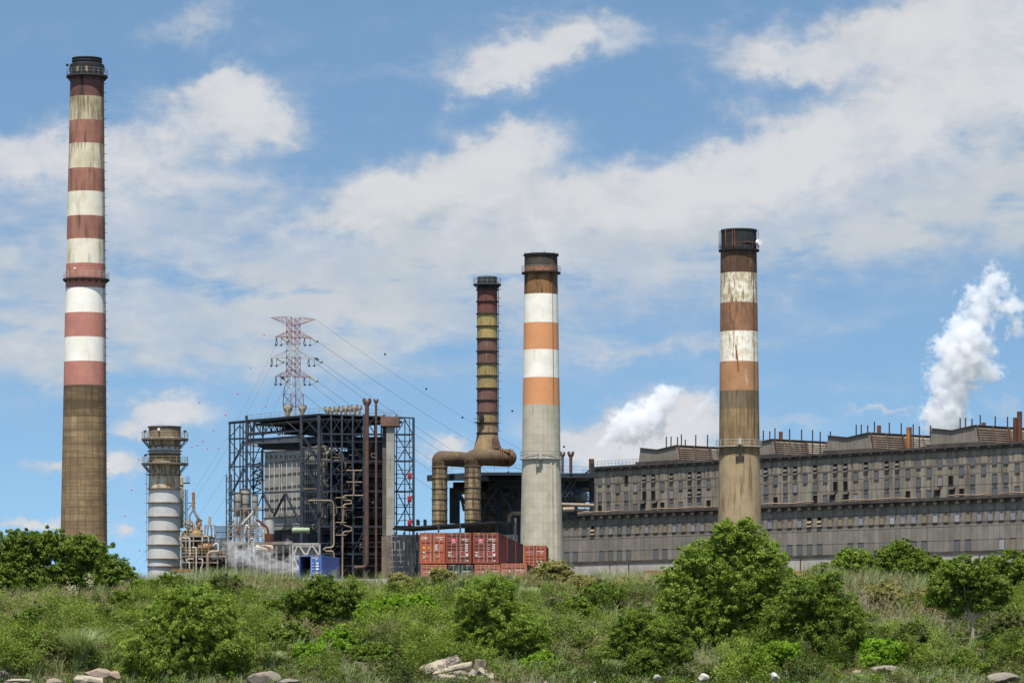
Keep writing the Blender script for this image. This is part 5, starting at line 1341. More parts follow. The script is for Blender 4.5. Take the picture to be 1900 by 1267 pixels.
# ------------------------------------------------------------ shipping containers
def container(label, D, px_l, py_top, Lc, rot, base, base2, marks='plain', Hc=2.9, group='shipping containers', closed=True, W_=2.44, spd=None, xz=None):
    X_, z_ = (gx(px_l, D), gz(py_top, D)-Hc) if xz is None else xz
    t = thing('shipping_container', label, 'container', (X_, D, z_), group, rot)
    m = MB(); e = .12
    # corner posts and rails, roof, floor
    for x in (e/2, W_-e/2):
        for y in (e/2, Lc-e/2): m.box((x,y,Hc/2), (e,e,Hc))
        m.box((x,Lc/2,e/2), (e-.01,Lc-.02,e)); m.box((x,Lc/2,Hc-e/2), (e-.01,Lc-.02,e))
    for z in (.08, Hc-.08): m.box((W_/2, .07, z), (W_-.02,.12,.16))
    m.bb((.05,.02,Hc-.06),(W_-.05,Lc-.02,Hc-.02)); m.bb((.05,.02,.1),(W_-.05,Lc-.02,.2))
    m.build('frame', base, t, local=True)
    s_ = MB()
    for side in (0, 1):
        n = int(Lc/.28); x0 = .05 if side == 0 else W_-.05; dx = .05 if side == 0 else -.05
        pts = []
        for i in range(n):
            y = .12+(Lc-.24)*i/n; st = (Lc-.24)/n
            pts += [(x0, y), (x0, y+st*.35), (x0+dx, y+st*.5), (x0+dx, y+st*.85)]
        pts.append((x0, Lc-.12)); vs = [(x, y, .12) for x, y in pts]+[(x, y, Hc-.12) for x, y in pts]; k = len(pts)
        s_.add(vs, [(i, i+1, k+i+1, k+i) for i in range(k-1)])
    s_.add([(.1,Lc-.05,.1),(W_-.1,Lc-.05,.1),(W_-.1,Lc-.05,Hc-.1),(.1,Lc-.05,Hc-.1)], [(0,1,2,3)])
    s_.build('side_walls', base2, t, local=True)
    def door(x0, x1, y, par, recs):
        d = MB(); zs = [.16]; r_ = sorted(recs)
        # panel with recessed horizontal slots
        z = .16
        for rc in r_: d.bb((x0,y,z),(x1,y+.05,rc-.07)); d.bb((x0+.06,y+.045,rc-.07),(x1-.06,y+.06,rc+.07)); d.bb((x0,y,rc-.07),(x0+.06,y+.05,rc+.07)); d.bb((x1-.06,y,rc-.07),(x1,y+.05,rc+.07)); z = rc+.07
        d.bb((x0,y,z),(x1,y+.05,Hc-.16)); return d.build('door', base, par, local=True)
    recs = [1.0,1.92] if marks == 'cai' else ([.45,1.28,1.6,1.95,2.52] if marks == 'tex' else [.6,.95,1.3,1.65,2.45])
    halves = [(.13, W_/2-.02), (W_/2+.02, W_-.13)]
    if not closed: halves = [(W_/2+.02, W_-.13)]
    bars = greywhite
    for hi, (x0, x1) in enumerate(halves):
        do = door(x0, x1, .02, t, recs)
        b_ = MB()
        for f_ in (.42, .86) if (hi == 0 and closed) else (.14, .58):
            x = x0+(x1-x0)*f_; b_.tube((x,-.03,.1), (x,-.03,Hc-.08), .018, n=6)
            for z in (.12, .9, 1.9, Hc-.14): b_.box((x,-.01,z), (.06,.05,.05))
        b_.bb((x0+(x1-x0)*.3,-.07,.62),(x0+(x1-x0)*.62,-.04,.66))
        b_.build('locking_bars', bars, do, local=True)
    wht = plain('marking_white', (.75,.72,.68)); yel = plain('marking_yellow', (.75,.42,.02)); redm = plain('marking_red', (.62,.02,.06))
    def text(s, x, z, size, mm=None):
        cu = bpy.data.curves.new('marking', 'FONT'); cu.body = s; cu.size = size; cu.extrude = .004; cu.offset = .006; cu.materials.append(mm or wht)
        o_ = bpy.data.objects.new('marking', cu); me_ = bpy.data.meshes.new_from_object(o_); o = bpy.data.objects.new('marking', me_); COL.objects.link(o); o.parent = t; o.location = (x, -.002, z); o.rotation_euler = (R(90),0,0)
    def patch(x, z, w_, h_, mm, name='decal'): MB().bb((x,.0,z),(x+w_,.016,z+h_)).build(name, mm, t, local=True)
    hz_ = MB().bb((.25,-.004,Hc-.12),(.7,.006,Hc-.04)).bb((W_-.7,-.004,Hc-.12),(W_-.25,.006,Hc-.04)).build_each('hazard_strip', plain('dull_yellow', (.35,.22,.04)), t, local=True)
    if marks == 'cai':
        text('CAI', .17, 2.28, .34); text('CAXU 450983 8', 1.5, 2.4, .125); text('45G1', 1.9, 2.22, .14)
        patch(.3,1.38,.2,.22,yel); MB().add([(.75,.012,1.4),(.97,.012,1.4),(.86,.012,1.6),(.75,.0,1.4),(.97,.0,1.4),(.86,.0,1.6)],[(0,1,2),(3,5,4),(0,3,4,1),(1,4,5,2),(2,5,3,0)]).build('warning_triangle', yel, t, local=True)
        patch(.3,1.0,.2,.1,wht); patch(.33,.45,.18,.26,plain('grey_plate',(.4,.38,.3)))
        for i in range(5): patch(1.45,1.72-i*.12,.28-.06*(i%3),.06,wht); patch(1.93,1.72-i*.12,.26,.05,plain('marking_pink',(.6,.3,.22)))
    elif marks == 'tex':
        patch(.56,2.0,.4,.36,redm,'red_badge'); text('TEX', .6, 2.13, .17); patch(.56,1.94,.4,.05,wht); text('CLHU 843917 1', 1.48, 2.22, .11); text('45G1', 1.85, 2.05, .12)
        patch(.2,2.36,.16,.05,plain('marking_blue',(.2,.2,.6)))
        for i in range(4): patch(1.85,1.75-i*.2,.26,.09,wht); patch(1.45,1.72-i*.2,.14,.03,wht)
        patch(.24,.62,.22,.3,plain('grey_plate',(.4,.38,.3))); patch(.24,1.02,.26,.07,wht); patch(1.95,.68,.17,.24,wht); patch(2.0,.2,.14,.1,wht); patch(1.45,.62,.35,.03,wht)
    elif marks == 'blue':
        text('MSKU 207714 3', 1.42, 2.28, .11); text('22G1', 1.8, 2.12, .11)
        for i in range(3): patch(1.82,1.66-i*.3,.3,.14,wht); patch(1.35,1.68-i*.3,.3,.06,plain('marking_pale_blue',(.4,.45,.7)))
        patch(1.85,.62,.2,.2,yel)
    else:
        text('TCNU 730265 9', 1.42, 2.2, .11); text('45G1', 1.82, 2.04, .11); patch(.3,2.12,.4,.06,plain('marking_pink',(.6,.3,.22)))
        patch(.74,2.1,.14,.14,plain('marking_blue',(.2,.2,.6)) if marks == 'plain' else wht)
        for i in range(3): patch(1.45,1.1-i*.3,.5-.1*i,.1,wht)
    return t
cr1 = mat('container_orange_red', (.38,.10,.048), (.30,.08,.04), (.18,.06,.038), (.5,.68)); cs1 = mat('container_side_shaded_red', (.20,.066,.05), (.165,.058,.045), (.12,.048,.038), (.5,.66))  # side red is darkened, shade of the turned faces put into the colour
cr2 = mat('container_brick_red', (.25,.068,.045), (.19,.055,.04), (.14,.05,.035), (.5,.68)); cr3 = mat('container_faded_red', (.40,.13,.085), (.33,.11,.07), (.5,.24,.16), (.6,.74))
cg = mat('container_dark_grey', (.06,.062,.06), (.04,.042,.042)); cb_ = mat('container_blue', (.055,.12,.33), (.045,.10,.28), (.12,.12,.16), (.58,.75)); cbs = mat('container_side_shaded_blue', (.07,.10,.26), (.06,.085,.22), (.10,.09,.11), (.56,.72))  # blue side dulled the same way, its shade painted in
rot = -math.atan((1370-950)/F)
d_ = Vector((-math.sin(rot), math.cos(rot)))
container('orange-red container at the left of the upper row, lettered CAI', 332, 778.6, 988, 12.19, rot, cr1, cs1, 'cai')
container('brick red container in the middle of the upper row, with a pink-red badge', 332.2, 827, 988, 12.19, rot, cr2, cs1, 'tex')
container('brick red container at the right of the upper row, long side in shaded red showing', 332, 877.2, 988, 12.19, rot, cr2, cs1, 'tex')
X3, Z3 = gx(877.2,332), gz(988,332)-2.9
for i, lb in ((1,'second container of the upper right line, its side in shaded red beyond the first seam'),(2,'farthest container of the upper right line, its side in shaded red before the pale chimney foot')):
    k = (12.19+.9)*i
    container(lb, 332+d_.y*k, 0, 0, 12.19, rot, cr2, cs1, 'plain', xz=(X3+d_.x*k, Z3))
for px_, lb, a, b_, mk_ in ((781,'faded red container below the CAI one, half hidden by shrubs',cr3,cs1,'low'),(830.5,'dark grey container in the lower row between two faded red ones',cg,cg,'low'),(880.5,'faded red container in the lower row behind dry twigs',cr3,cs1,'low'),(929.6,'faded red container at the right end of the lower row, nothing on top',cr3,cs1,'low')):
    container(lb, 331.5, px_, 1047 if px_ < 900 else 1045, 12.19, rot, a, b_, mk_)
rot2 = -math.atan((1159-950)/F)
container('smaller looking orange-red container beyond the long row, right before the orange chimney', 383, 972, 1011.5, 12.19, rot2, cr1, cs1, 'plain')
container('red container under the farther orange-red one, mostly behind shrubs', 383.2, 974, 1011.5+2.93*F/383, 12.19, rot2, cr3, cs1, 'low')
container('bright red container low behind the shrubs before the hall, only its top showing', 420, 1194, 1058.5, 6.1, R(-70), mat('container_bright_red', (.45,.06,.045)), mat('container_bright_red', (.45,.06,.045)), 'low')
container('mustard yellow container low behind the large willow, only its top showing', 420, 1432, 1058.5, 12.19, R(-70), mat('container_mustard', (.55,.3,.05)), mat('container_mustard', (.55,.3,.05)), 'low')
# blue container with one door folded open
container('blue container with its left door open and dark inside, before the boiler house', 372, 554.5, 1029.5, 6.06*2, -R(6.2), cb_, cbs, 'blue', Hc=2.6, closed=False)
m = MB(); p = P(590, 1100, 372); m.bb((p.x-6, 368, 7), (p.x+8, 392, gz(1029.5,372)-2.6)); tag(m.build('loading_platform', mat('pale_wall', (.42,.42,.41))), 'low concrete platform under the blue container', 'platform')
# ------------------------------------------------------------ vegetation
def leafmat(name, cols, trans=.35):
    m = bpy.data.materials.new(name); m.use_nodes = True; N = NT(m.node_tree); N.n.remove(N.n['Principled BSDF'])
    at = N.new('ShaderNodeAttribute'); at.attribute_name = 'rnd'
    cr = N.new('ShaderNodeValToRGB'); e = cr.color_ramp.elements
    e[0].position = 0; e[0].color = (*cols[0], 1); e[1].position = 1; e[1].color = (*cols[-1], 1)
    for i, c in enumerate(cols[1:-1]): x = e.new((i+1)/(len(cols)-1)); x.color = (*c, 1)
    N.l.new(at.outputs['Fac'], cr.inputs[0])
    d = N.new('ShaderNodeBsdfDiffuse'); tr_ = N.new('ShaderNodeBsdfTranslucent'); mx = N.new('ShaderNodeMixShader')
    N.l.new(cr.outputs[0], d.inputs[0]); N.l.new(N.mix(1.0, cr.outputs[0], (1.15,1.2,.6), 'MULTIPLY'), tr_.inputs[0])
    mx.inputs[0].default_value = trans; N.l.new(d.outputs[0], mx.inputs[1]); N.l.new(tr_.outputs[0], mx.inputs[2])
    gl = N.new('ShaderNodeBsdfGlossy'); gl.inputs['Roughness'].default_value = .45; gl.inputs[0].default_value = (1,1,1,1)
    m2 = N.new('ShaderNodeMixShader'); m2.inputs[0].default_value = .006
    N.l.new(mx.outputs[0], m2.inputs[1]); N.l.new(gl.outputs[0], m2.inputs[2])
    N.l.new(m2.outputs[0], N.n['Material Output'].inputs[0]); return m
LM = {
 'willow': leafmat('willow_leaves', [(0.095,0.15,0.022),(0.16,0.235,0.035),(0.255,0.34,0.06),(0.125,0.19,0.03)]),
 'dark': leafmat('dark_glossy_leaves', [(0.06,0.10,0.018),(0.105,0.16,0.026),(0.185,0.255,0.042),(0.09,0.135,0.024)]),
 'mid': leafmat('green_leaves', [(0.068,0.11,0.02),(0.118,0.178,0.028),(0.195,0.27,0.043),(0.098,0.148,0.027)]),
 'bright': leafmat('bright_vine_leaves', [(0.121,0.208,0.016),(0.185,0.312,0.025),(0.270,0.403,0.040)]),
 'olive': leafmat('olive_leaves', [(0.185,0.182,0.063),(0.256,0.247,0.081),(0.341,0.299,0.115),(0.170,0.182,0.057)]),
 'dry': leafmat('dry_grass_blades', [(.27,.22,.115),(.36,.29,.16),(.27,.25,.12),(.22,.175,.10)]),
 'pampas': leafmat('blue_green_blades', [(.18,.23,.10),(.27,.32,.15),(.38,.40,.24)]),
 'scrub': leafmat('scrub_leaves', [(.045,.065,.015),(.085,.115,.026),(.14,.17,.042),(.16,.145,.065),(.19,.15,.08)]),
 'brown': leafmat('seed_heads', [(.13,.085,.045),(.2,.14,.08),(.16,.13,.06)]),
 'cream': leafmat('cream_flowers', [(.42,.38,.26),(.55,.5,.36)]),
}
LM['thick_mid'] = leafmat('thicket_green', [(.06,.09,.017),(.105,.15,.027),(.18,.235,.043),(.085,.12,.024)])
LM['thick_dark'] = leafmat('thicket_dark', [(.03,.052,.011),(.05,.08,.015),(.09,.13,.024)])
LM['thick_olive'] = leafmat('thicket_olive', [(.11,.115,.045),(.17,.17,.07),(.25,.24,.11),(.13,.13,.05)])
LM['thick_feather'] = leafmat('thicket_feathery', [(.10,.14,.024),(.17,.23,.04),(.26,.32,.06)])
LM['creeper'] = leafmat('creeper_leaves', [(.08,.15,.016),(.13,.23,.024),(.20,.32,.04)])
bark = mat('grey_brown_bark', (.12,.09,.06), (.08,.06,.04)); palebark = mat('pale_bark', (.42,.33,.22), (.3,.22,.15)); twig = mat('dry_twigs', (.30,.25,.17), (.22,.18,.12))
def quads(name, C, Ld, Wd, dirs, nrm, rnd, material, parent=None, org=(0,0,0)):
    """diamond leaves: C centres, dirs long axis, nrm approx normal"""
    n = len(C); side = np.cross(dirs, nrm); side /= np.linalg.norm(side, axis=1)[:,None]+1e-9
    L_ = Ld[:,None]; W__ = Wd[:,None]
    v = np.empty((n,4,3)); v[:,0] = C-dirs*L_*.5; v[:,1] = C+side*W__*.5+dirs*L_*.05; v[:,2] = C+dirs*L_*.5; v[:,3] = C-side*W__*.5+dirs*L_*.05
    v = v.reshape(-1,3)-np.array(org)
    me = bpy.data.meshes.new(name); me.vertices.add(n*4); me.vertices.foreach_set('co', v.astype(np.float32).ravel())
    me.loops.add(n*4); me.loops.foreach_set('vertex_index', np.arange(n*4, dtype=np.int32))
    me.polygons.add(n); me.polygons.foreach_set('loop_start', np.arange(0, n*4, 4, dtype=np.int32)); me.polygons.foreach_set('loop_total', np.full(n, 4, dtype=np.int32))
    at = me.attributes.new('rnd', 'FLOAT', 'FACE'); at.data.foreach_set('value', rnd.astype(np.float32))
    me.materials.append(material); me.update(calc_edges=True)
    o = bpy.data.objects.new(name, me); COL.objects.link(o)
    if parent is not None: o.parent = parent
    else: o.location = org
    return o
def unit(n): 
    v = rng.normal(size=(n,3)); return v/np.linalg.norm(v,axis=1)[:,None]
def tree(label, D, lobes, kind, px_base, dens=1.0, leaf=(.26,.10), name='tree', cat='tree', droop=.5, trunk_r=.14, tmat=None, group=None, clump=.55, py_base=None, fill=.75, depth=.85):
    """lobes: (px, py, radius px[, dy metres]) turned into ellipsoids at depth D"""
    k = D/F; gx0 = gx(px_base, D); gz0 = gh(gx0, D)-.1 if py_base is None else gz(py_base, D)
    t = thing(name, label, cat, (gx0, D, gz0), group)
    S = [(Vector((gx(l[0],D), D+(l[3] if len(l) > 3 else random.uniform(-.5,.5)*l[2]*k), gz(l[1],D))), l[2]*k) for l in lobes]
    # clumps
    clump *= .70; cc = []; cr = []
    for c, r in S:
        n = max(3, int(dens*10.5*(r/clump)**2*fill)); 
        u_ = unit(n); rad = r*(rng.random(n)**.45)
        p = np.array(c)+u_*rad[:,None]*np.array([1,depth,.92]); p += rng.normal(size=p.shape)*clump*.25
        cc.append(p); cr.append(clump*(.45+.75*rng.random(n)))
        n2 = max(2, int(n*.22)); u2 = unit(n2); u2[:,2] = np.abs(u2[:,2])*.9+.05; cc.append(np.array(c)+u2*(r*(.92+.42*rng.random(n2)**1.5))[:,None]*np.array([1,depth,.95])); cr.append(clump*(.22+.25*rng.random(n2)))
    cc = np.vstack(cc); cr = np.concatenate(cr)
    keep = cc[:,2] > gz0+.1; cc = cc[keep]; cr = cr[keep]
    per = 60; n = len(cc); cd = unit(n)+(cc-np.array([gx0, D, cc[:,2].mean()]))*.12+np.array([0,0,-droop*.6]); cd /= np.linalg.norm(cd,axis=1)[:,None]
    idx = np.repeat(np.arange(n), per); u_ = unit(len(idx))
    q = cc[idx]+u_*(cr[idx]*(rng.random(len(idx))**.4))[:,None]*np.array([1,1,.72])
    ctr = np.array([gx0, D, cc[:,2].mean()]); out = q-ctr; out /= np.linalg.norm(out,axis=1)[:,None]+1e-9
    dirs = unit(len(q))*.6+out*.25+cd[idx]*.8+np.array([0,0,-droop*.5]); dirs /= np.linalg.norm(dirs,axis=1)[:,None]
    nr = unit(len(q))*.9+np.array([0,0,.75])+u_*.5
    tone = rng.random(n)
    rnd = np.clip(tone[idx]*.65+rng.random(len(q))*.35, 0, 1)
    quads('crown', q, leaf[0]*.70*(.6+.8*rng.random(len(q))), leaf[1]*.70*(.6+.8*rng.random(len(q))), dirs, nr, rnd, LM[kind], t, (gx0,D,gz0))
    m = MB(); b0 = Vector((gx0, D, gz0-.3))
    zc = min(c.z for c, r in S); fork = Vector((gx0+random.uniform(-.2,.2), D, gz0+max(.5,(cc[:,2].mean()-gz0)*.45)))
    m.path([b0, b0*.5+fork*.5+Vector((random.uniform(-.15,.15),0,0)), fork], trunk_r, 8)
    for c, r in S:
        mid = fork*.5+c*.5+Vector((random.uniform(-.3,.3),0,-.2)); m.tube(fork, mid, trunk_r*.6, trunk_r*.35, 6); m.tube(mid, c, trunk_r*.35, trunk_r*.12, 6)
        for j in range(9):
            e_ = c+Vector(unit(1)[0])*r*1.05; m.tube(c*.8+mid*.2, e_, trunk_r*.14, .012, 4)
    m.build('trunk', tmat or bark, t)
    return t
random.seed(21)
tree('broad dark green feathery tree filling the left edge in front of the tallest chimney', 262, [(-45,1045,65),(20,1035,52),(60,1018,36),(98,1012,32),(140,1030,38),(180,1042,36),(55,1075,50),(120,1080,50),(180,1085,42),(222,1078,28),(0,1085,55),(30,1005,22),(165,1012,20),(215,1055,22),(240,1068,14)], 'dark', 70, 1.25, leaf=(.30,.12), clump=.6, trunk_r=.22)
tree('light green drooping willow bush at the lower left, biggest of the left half', 207, [(345,1135,42),(300,1160,48),(395,1150,48),(345,1185,62),(275,1205,48),(425,1195,40),(380,1120,30),(310,1230,50),(390,1235,45),(250,1235,32),(445,1225,28),(420,1130,22),(325,1105,18),(360,1100,16)], 'willow', 345, 1.15, leaf=(.30,.065), droop=.9, trunk_r=.16, clump=.5)
tree('dark green rounded bush just below the blue container', 238, [(600,1108,34),(565,1125,30),(640,1118,30),(598,1085,20),(620,1140,28),(570,1145,24),(545,1112,18),(655,1100,16)], 'dark', 600, 1.2, leaf=(.24,.10), clump=.42, name='bush', cat='bush')
tree('tall hazy light green willow bush below the red containers', 209, [(880,1110,32),(915,1135,48),(870,1160,45),(960,1165,48),(905,1195,55),(975,1205,45),(840,1195,30),(905,1085,22),(935,1100,26),(1000,1185,28),(950,1235,40),(890,1240,40)], 'willow', 925, 1.0, leaf=(.30,.06), droop=.5, clump=.5)
tree('large round leafy willow standing before the foot of the chimney at the right', 219, [(1385,973,14),(1383,985,20),(1343,982,18),(1352,1000,26),(1365,1010,38),(1330,1030,42),(1405,1025,38),(1290,1045,36),(1258,1085,36),(1300,1090,55),(1365,1080,60),(1425,1075,45),(1440,1035,18),(1265,1130,42),(1330,1140,62),(1395,1140,58),(1435,1115,34),(1245,1160,30),(1300,1175,40),(1370,1180,42),(1420,1165,34)], 'willow', 1340, 1.35, leaf=(.28,.08), droop=.45, trunk_r=.24, clump=.55)
tree('dull green bush at the lower middle, left of the large willow foot', 206, [(1185,1160,38),(1225,1185,38),(1160,1200,34),(1210,1215,42),(1260,1205,30),(1150,1175,22),(1245,1160,26),(1180,1235,34),(1140,1225,26)], 'mid', 1195, 1.1, leaf=(.26,.065), name='bush', cat='bush', clump=.45)
tree('spreading mid green bush leaning against the right side of the large willow', 213, [(1480,1105,38),(1525,1095,32),(1455,1145,40),(1515,1140,44),(1560,1125,28),(1580,1160,34),(1500,1185,38),(1560,1195,34),(1600,1180,24),(1540,1225,26),(1545,1075,16)], 'mid', 1515, 1.15, leaf=(.28,.08), clump=.5)
tree('bright green small tree before the hall, left of the pair on the crest', 266, [(1575,1038,22),(1558,1055,20),(1600,1045,22),(1590,1068,26),(1562,1075,20),(1618,1060,18)], 'willow', 1585, 1.3, leaf=(.26,.1), clump=.42)
tree('green round-topped small tree before the hall, right of the pair on the crest', 264, [(1672,1022,22),(1650,1040,26),(1695,1040,26),(1672,1062,32),(1710,1062,22),(1635,1065,22),(1680,1085,26)], 'mid', 1670, 1.3, leaf=(.26,.1), clump=.42)
tree('umbrella-shaped tree with a pale forked trunk near the right edge', 221, [(1785,1060,30),(1750,1085,30),(1820,1075,32),(1785,1100,34),(1850,1105,28),(1735,1110,22),(1815,1115,28),(1770,1125,22),(1860,1085,18),(1765,1055,18)], 'mid', 1802, 1.2, leaf=(.28,.085), clump=.48, tmat=palebark, trunk_r=.12)
tree('glossy green tree cut by the right edge of the view', 246, [(1880,1050,30),(1905,1065,36),(1870,1085,28),(1910,1105,34),(1885,1120,26),(1860,1060,16)], 'dark', 1895, 1.25, leaf=(.28,.1), clump=.48)
tree('low dark leafy bush at the bottom right corner among the rocks', 206, [(1790,1225,22),(1810,1240,20),(1770,1240,18)], 'dark', 1790, 1.2, leaf=(.2,.09), name='bush', cat='bush', clump=.35)
bl = [(822,1062,22,'olive',262,'grey-green bush poking up before the red containers'),(1030,1072,34,'olive',258,'dry olive bush at the foot of the orange chimney'),(1080,1085,22,'olive',255,'small olive bush right of the orange chimney foot'),(1118,1112,34,'mid',244,'dense round bush in the middle of the bank'),(1155,1095,26,'olive',250,'yellowish bush between pampas clump and large willow'),(1072,1130,28,'mid',240,'dark green low bush left of the dense round bush'),
 (790,1110,26,'dark',246,'small dark bush under the left red containers'),(745,1085,26,'olive',254,'pale olive bush right of the boiler house foot'),(700,1150,34,'bright',232,'bright green vine-covered bush in the middle of the bank'),(760,1140,34,'bright',232,'bright green bush between the vine bush and the hazy willow'),(640,1190,34,'bright',218,'bright leafy bush at lower middle left'),(780,1190,34,'bright',220,'bright leafy bush right of lower middle'),
 (520,1190,34,'mid',218,'green bush right of the drooping willow bush'),(570,1225,30,'bright',210,'bright green low bush by the boulder'),(700,1225,34,'mid',210,'green bush above the bottom edge left of the slabs'),(500,1135,26,'mid',240,'green bush between willow bush and dark rounded bush'),(60,1160,34,'mid',228,'green bush below the dry grass at the left'),(130,1130,24,'mid',240,'small green bush in the dry grass at the left'),
 (30,1210,34,'mid',212,'green bush in the lower left corner'),(100,1215,30,'scrub',210,'loose scrubby bush at lower left'),(215,1120,24,'dark',240,'dark bush under the right end of the dark tree'),(240,1150,20,'dark',236,'dark bush at the upper left of the drooping willow bush'),(1010,1240,28,'bright',206,'bright green bush right of the slabs'),(1090,1215,30,'scrub',212,'weedy bush between slabs and the dull green bush'),
 (1390,1225,30,'bright',208,'bright green ground bush below the large willow'),(1450,1215,26,'bright',208,'bright leafy low bush right below the large willow'),(1640,1215,30,'bright',208,'bright vine bush at bottom right'),(1480,1245,24,'scrub',204,'scrubby bush by the white rubble'),(1700,1190,30,'scrub',214,'scrubby bush under the dead branches'),(1870,1180,34,'scrub',216,'scrubby bush at the right edge'),(1730,1120,30,'olive',240,'olive bush left of the umbrella-shaped tree'),(1640,1110,30,'olive',240,'olive scrub bush between the crest pair and the dead branches'),
 (1520,1060,20,'mid',262,'small green bush on the crest behind the mustard container'),(1735,1055,24,'mid',258,'bushy shoot between the crest pair and the umbrella-shaped tree'),(1840,1045,18,'mid',262,'small bush on the crest near the right edge'),(330,1082,26,'mid',254,'low green bush at the foot of the process yard'),(430,1095,30,'scrub',250,'scrubby bush before the ground steam'),(270,1095,26,'mid',252,'green bush right of the dark tree on the crest')]
for (px_, py_, r, kd, D, lb) in bl:
    r *= 1.2 if D < 250 else 1.0; lo = [(px_+random.uniform(-.7,.7)*r, py_+random.uniform(-.35,.6)*r, r*random.uniform(.45,.8)) for _ in range(8)]
    tree(lb, D, lo, kd, px_, 1.1, leaf=(.22,.09), name='bush', cat='bush', clump=.36, trunk_r=.05)
# pampas clumps
def blades(name, pts, n, h, spread, kind, parent=None, org=(0,0,0), w=.05, seg=3, droop=.8, hvar=.35):
    """arching grass blades as strips of quads; pts (m,3) tuft bases"""
    pts = np.asarray(pts); m = len(pts); N_ = m*n; b = np.repeat(pts, n, axis=0).astype(float)
    a = rng.random(N_)*2*np.pi; lean = spread*(.25+rng.random(N_)); hh = h*(1-hvar+2*hvar*rng.random(N_))
    if hasattr(h, '__len__'): hh = np.repeat(h, n)*(1-hvar+2*hvar*rng.random(N_))
    b[:,0] += rng.normal(size=N_)*.12; b[:,1] += rng.normal(size=N_)*.12
    o = np.stack([np.cos(a), np.sin(a), np.zeros(N_)], 1); sd_ = np.stack([-np.sin(a+.6), np.cos(a+.6), np.zeros(N_)], 1)
    P_ = []
    for i in range(seg+1):
        t_ = i/seg; c = b+o*(lean*hh*t_**2)[:,None]; c[:,2] += hh*(t_-droop*.35*t_**3); ww = w*(1-t_)+.006
        P_.append(c-sd_*ww/2); P_.append(c+sd_*ww/2)
    V = np.stack(P_, 1).reshape(-1,3)-np.array(org); st = (np.arange(N_)*(2*(seg+1)))[:,None]
    f = np.concatenate([np.stack([st[:,0]+2*i, st[:,0]+2*i+1, st[:,0]+2*i+3, st[:,0]+2*i+2],1)[:,None] for i in range(seg)],1).reshape(-1,4)
    me = bpy.data.meshes.new(name); me.vertices.add(len(V)); me.vertices.foreach_set('co', V.astype(np.float32).ravel())
    nf = len(f); me.loops.add(nf*4); me.loops.foreach_set('vertex_index', f.astype(np.int32).ravel()); me.polygons.add(nf)
    me.polygons.foreach_set('loop_start', np.arange(0,nf*4,4,dtype=np.int32)); me.polygons.foreach_set('loop_total', np.full(nf,4,dtype=np.int32))
    at = me.attributes.new('rnd','FLOAT','FACE'); at.data.foreach_set('value', np.repeat(rng.random(N_),seg).astype(np.float32))
    me.materials.append(LM[kind]); me.update(calc_edges=True)
    ob = bpy.data.objects.new(name, me); COL.objects.link(ob)
    if parent is not None: ob.parent = parent
    else: ob.location = org
    return ob
for (px_, py_, D, h, lb) in ((150,1228,210,3.4,'tall arching blue-green grass clump at the lower left'),(690,1120,250,1.9,'pale pampas grass clump right of the dark rounded bush'),(660,1110,254,1.8,'pampas grass clump touching the dark rounded bush'),(1175,1112,246,2.0,'pampas grass clump on the crest left of the large willow'),(1050,1150,234,1.7,'low blue-green grass clump below the dry olive bush'),
    (505,1118,248,1.7,'pampas grass clump left of the blue container'),(985,1100,250,1.8,'pampas grass clump under the right red containers'),(505,1190,222,1.6,'drooping grass clump between willow bush and green bush'),(1700,1100,244,1.6,'wispy grass clump under the crest pair'),(1130,1235,205,1.5,'grass clump beside the bottom middle stones'),(500,1225,208,1.4,'grass clump by the boulder'),(1760,1110,242,1.5,'wispy pale grass clump left of the umbrella-shaped tree'),(720,1090,258,1.5,'thin grass clump before the pale duct foot')):
    x = gx(px_, D); z = gh(x, D)
    o = blades('grass_clump', [(x+random.uniform(-.5,.5), D+random.uniform(-.5,.5), z) for _ in range(7)], 110, h, .55, 'pampas', None, (x, D, z), .045, 4, 1.1)
    tag(o, lb, 'grass clump', 'pampas grass clumps on the bank')
# yucca with cream flowers
t = thing('yucca', 'yucca with creamy flower spikes at the foot of the dark tree', 'plant', (gx(135,246), 246, gh(gx(135,246),246)))
for (px_, py_) in ((128,1092),(138,1094),(168,1077)):
    x = gx(px_, 246); z = gz(py_, 246); g = rng.normal(size=(60,3))*np.array([.14,.14,.24])+np.array([x,246,z])
    quads('flower_spike', g, np.full(60,.14), np.full(60,.09), unit(60), unit(60), rng.random(60), LM['cream'], t, t['_o'])
b0 = (gx(135,246), 246, gh(gx(135,246),246)); 
blades('leaves', [(b0[0]+random.uniform(-1.2,1.2), 246+random.uniform(-.5,.5), b0[2]) for _ in range(5)], 60, 1.1, .7, 'mid', t, b0, .09, 3, .5)
MB().tube((b0[0],246,b0[2]-.2),(b0[0],246,b0[2]+1.2),.12,.05,8).build('stem', bark, t)
